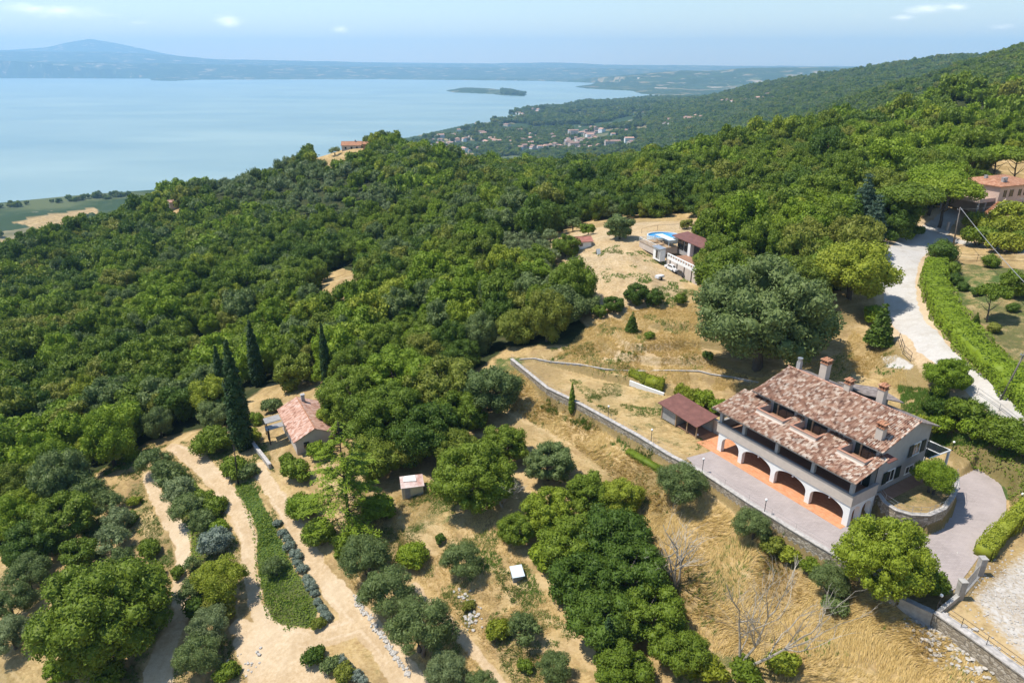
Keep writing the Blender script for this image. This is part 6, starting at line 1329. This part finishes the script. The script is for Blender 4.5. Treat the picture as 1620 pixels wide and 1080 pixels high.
k = ((inl2 < -4) & ((inl2 < -25) | (g.random(len(x2)) < .35)) | (sample(isl, x2, y2) > 6)) & (np.where(steep, cl > -.30, cl > -.02) | (inl2 > -60)) & ~((x2 < -100) & (z2 < -190) & ((g.random(len(x2)) < .42) | (inl2 > -70))) & ((cl2 > -.2)) & ~((tn_ > 0) & (g.random(len(x2)) < .22)) & (sample(clr, x2, y2) < 0) & (z2 > LAKE + .8)
x2, y2, z2, s2 = x2[k], y2[k], z2[k], s2[k]; k = visible(x2, y2, z2, 14); x2, y2, z2, s2 = x2[k], y2[k], z2[k], s2[k]
pp = g.random(len(x2)); kk = np.array([KI[('oak', TONES[0 if q < .45 else 2 if q < .75 else 3], 'f', int(q * 300) % 3)] for q in pp])
mass('distant_woodland', 'hazy blue-green woods on the far slopes, the island and the lake shore', x2, y2, z2 - .5, s2 * g.uniform(.45, .75, len(x2)), remap[kk], wc, .95); print('far mass', len(x2))
# ---------------------------------------------------------------- lakeside town
protos = []
for i, (L, W_, h, rise) in enumerate([(14,10,6.5,2.0),(11,9,4.5,1.8),(20,11,7.5,2.2),(16,8,4,1.6),(30,14,6,2.5)]):
    for wm, rm in ((M['plaster'], M['tile_dull']), (M['white'], M['tile_pink'])):
        b = MB(); b.box(-L/2, L/2, -W_/2, W_/2, -3, h); k_ = W_/2 + .5
        b.slab([(-L/2-.5,-k_,h),(L/2+.5,-k_,h),(L/2+.5,0,h+rise),(-L/2-.5,0,h+rise)], .3, 1); b.slab([(-L/2-.5,0,h+rise),(L/2+.5,0,h+rise),(L/2+.5,k_,h),(-L/2-.5,k_,h)], .3, 1)
        for s_ in (-1, 1):
            for q in range(int(L // 4)): xx = -L/2 + 1.5 + q * 4; b.box(xx, xx + 1.2, s_ * W_/2 - .04, s_ * W_/2 + .04, 1.2, 2.9, 2)
            b.add([(s_*L/2,-W_/2,h),(s_*L/2,W_/2,h),(s_*L/2,0,h+rise-.25)], [(0,1,2)], 0)
        me = bpy.data.meshes.new('town_house'); me.from_pydata(b.v, [], b.f); [me.materials.append(q) for q in (wm, rm, M['glass'])]; me.polygons.foreach_set('material_index', np.array(b.m, np.int32)); me.update(); protos.append(me)
TL = ['house with tiled roof in the lakeside town below the saddle', 'house crowded round the small harbour spit', 'house scattered among the olive groves right of the town', 'house on the lower far slope beyond the olive groves', 'villa high on the far wooded ridge']
THS = []
gt = random.Random(4)
for ti, (poly, n_) in enumerate(zip(TOWNPX, (120, 36, 62, 20, 20))):
    lo_x, hi_x = min(p[0] for p in poly), max(p[0] for p in poly); lo_y, hi_y = min(p[1] for p in poly), max(p[1] for p in poly); c_ = 0; guard = 0
    while c_ < n_ and guard < 5000:
        guard += 1; a_, b_ = gt.uniform(lo_x, hi_x), gt.uniform(lo_y, hi_y)
        if sdist(np.array([a_]), np.array([b_]), poly)[0] < 1: continue
        p = P(a_, b_)
        if p[2] < LAKE + .8 or np.hypot(p[0], p[1]) < 900 or float(sample(inl, p[:1], p[1:2])[0]) > -8: continue
        c_ += 1; o = link('town_house', gt.choice(protos[:8]) if gt.random() > .08 else protos[8]); o.location = (p[0], p[1], p[2] + 1.5); o.rotation_euler = (0, 0, gt.choice([.4, .5, 1.9, 2.1, .1])); s_ = gt.uniform(.85, 1.3) * (1.3 if ti > 1 else 1.1); o.scale = (s_, s_, s_); THS.append((ti, p, o, o.data)); tag(o, TL[ti], 'house', ['houses of the lakeside town', 'harbour houses', 'houses among the groves', 'houses on the far slope', 'villas on the far ridge'][ti])
TLS = ['in the lakeside town', 'by the small harbour spit', 'in the groves beside town', 'on the slope beyond the groves', 'on the far wooded ridge']
rows_ = {}
for ti, p, o, me in THS:
    qx, qy, _ = project(*p); band = ('nearest the water', 'in the middle', 'nearest the wood')[0 if qy < 209 else 1 if qy < 223 else 2] if ti == 0 else ('', 'upper ', 'lower ')[0] if ti != 2 else ('upper', 'lower')[int(qy > 222)]
    rows_.setdefault((ti, band, me.materials[0].name, me.materials[1].name), []).append((qx, o))
for (ti, band, wm_, rm_), L_ in rows_.items():
    L_.sort(key=lambda q: q[0])
    for n_, (qx, o) in enumerate(L_): o['label'] = f"{ORD[n_]} {'pink-roofed white' if 'white' in wm_ else 'red-roofed beige'} house from left {TLS[ti]}{', ' + band if band else ''}"
# ---------------------------------------------------------------- dry grass and weeds
def blades(name, label, poly, n, h, w, tone, seed, tuft=7, kind='stuff', lean=.45, thin=None):
    gg = np.random.default_rng(seed); pl = np.array(poly)[:, :2]; lo = pl.min(0); hi = pl.max(0); x = gg.uniform(lo[0], hi[0], n); y = gg.uniform(lo[1], hi[1], n)
    k = (sdist(x, y, pl) > 0) & (sample(trk, x, y) > .3) & (sample(road, x, y) > .3)
    if thin is not None: k &= (fbm(x / 3.5 + seed, y / 3.5, 3) > thin)
    x, y = x[k], y[k]; m = len(x); dirn = np.stack([np.cos(fbm(x / 5, y / 5, 2) * 9), np.sin(fbm(x / 5, y / 5, 2) * 9)], -1)
    V = []; hv = h * (1 + fbm(x / 4, y / 4, 3) * 1.6)
    for t in range(tuft):
        bx = x + gg.normal(size=m) * .13; by = y + gg.normal(size=m) * .13; z = ground(bx, by) - .03; hh = hv * gg.uniform(.5, 1.2, m); l = dirn * lean * hh[:, None] + gg.normal(size=(m, 2)) * .28 * hh[:, None]; a = gg.uniform(0, 6.28, m); ww = w * gg.uniform(.6, 1.3, m)
        cx_, sx_ = np.cos(a) * ww, np.sin(a) * ww
        V.append(np.stack([np.stack([bx - cx_, by - sx_, z], -1), np.stack([bx + cx_, by + sx_, z], -1), np.stack([bx + l[:, 0], by + l[:, 1], z + hh], -1)], 1))
    V = np.concatenate(V).reshape(-1, 3); me = np_mesh(name, V, np.arange(len(V)).reshape(-1, 3), [LM[tone]]); return tag(link(name, me), label, 'grass', kind=kind)
FLD = polyP([(770,590),(812,585),(870,635),(940,665)]) + [WALL[i] + np.array([-1.2,-.8,0]) for i in (3, 4, 5, 6, 7, 8)] + polyP([(1430,975),(1500,1010),(1640,1100),(1250,1100),(1080,1000),(1040,900),(1000,780),(900,700),(800,640)])
blades('dry_grass', 'tall straw-coloured grass in the field below the terrace wall', FLD, 44000, .50, .04, 'drygrass', 1, 7, lean=.95)
blades('clearing_grass', 'short dry grass in the clearing between lane and field', polyP([(700,770),(780,790),(800,850),(860,930),(900,1000),(900,1100),(700,1100),(560,940),(540,880),(600,790)]), 20000, .30, .03, 'drygrass', 2, 5, thin=-.1)
blades('terrace_grass', 'sparse dry grass on the terraces behind the villa', polyP([(870,575),(960,490),(1100,480),(1110,560),(1200,600),(1330,560),(1350,520),(1420,560),(1440,620),(1380,600),(1150,620),(1000,600)]), 42000, .34, .035, 'drygrass', 3, 6, thin=-.1)
blades('terrace_weeds', 'green weeds and scrub on the dry terraces and mound', polyP([(870,575),(880,420),(1000,390),(1100,440),(1110,560),(1200,600),(1330,560),(1350,520),(1420,560),(1440,620),(1380,600),(1150,620),(1000,600)]), 20000, .38, .06, 'weed', 13, 6, thin=.10)
blades('field_weeds', 'green weeds scattered in the dry field', FLD, 12000, .42, .05, 'weed', 5, 7, thin=.12)
blades('lawn_weeds', 'green weed tufts on the terrace lawn', polyP([(900,600),(1000,600),(1100,655),(1135,690),(1090,720),(1000,680),(930,635)]), 9000, .18, .05, 'weed', 6, 7, thin=.08)
blades('clearing_weeds', 'green weed tufts in the clearing', polyP([(560,790),(740,770),(900,1000),(900,1100),(650,1100),(540,900)]), 24000, .28, .045, 'weed', 7, 6, thin=.04)
blades('grove_weeds', 'green weed tufts between the tracks and olives', polyP([(120,760),(240,700),(420,700),(500,1000),(420,1100),(100,1100)]), 52000, .26, .045, 'weed', 8, 6, thin=-.06)
blades('wall_weeds', 'green creepers along the foot of the terrace wall', [WALL[i] + np.array([-1.6,-1.0,0]) for i in (1, 2, 3, 4, 5, 6, 7, 8)] + [WALL[i] + np.array([-.3,-.2,0]) for i in (8, 7, 6, 5, 4, 3, 2, 1)], 9000, .7, .07, 'weed', 9, 7, thin=.0)
blades('garden_weeds', 'rough green grass on the bank above the driveway', polyP([(1420,610),(1480,620),(1560,632),(1620,680),(1640,720),(1500,705),(1430,660)]), 12000, .4, .05, 'weed', 10, 7, thin=-.1)
# ---------------------------------------------------------------- haze: one closed box of even air round everything
hm = bpy.data.materials.new('haze_air'); hm.use_nodes = True; t = hm.node_tree; t.nodes.clear(); oo = t.nodes.new('ShaderNodeOutputMaterial'); pvn = t.nodes.new('ShaderNodeVolumePrincipled'); t.links.new(pvn.outputs[0], oo.inputs['Volume'])
pvn.inputs['Color'].default_value = (.37, .66, 1.0, 1); pvn.inputs['Absorption Color'].default_value = (.10, .10, .10, 1); pvn.inputs['Density'].default_value = 7.4e-5; pvn.inputs['Anisotropy'].default_value = 0
hz = MB().box(-36000, 36000, -400, 34000, LAKE - 30, 960).build('haze', hm); tag(hz, kind='stuff')
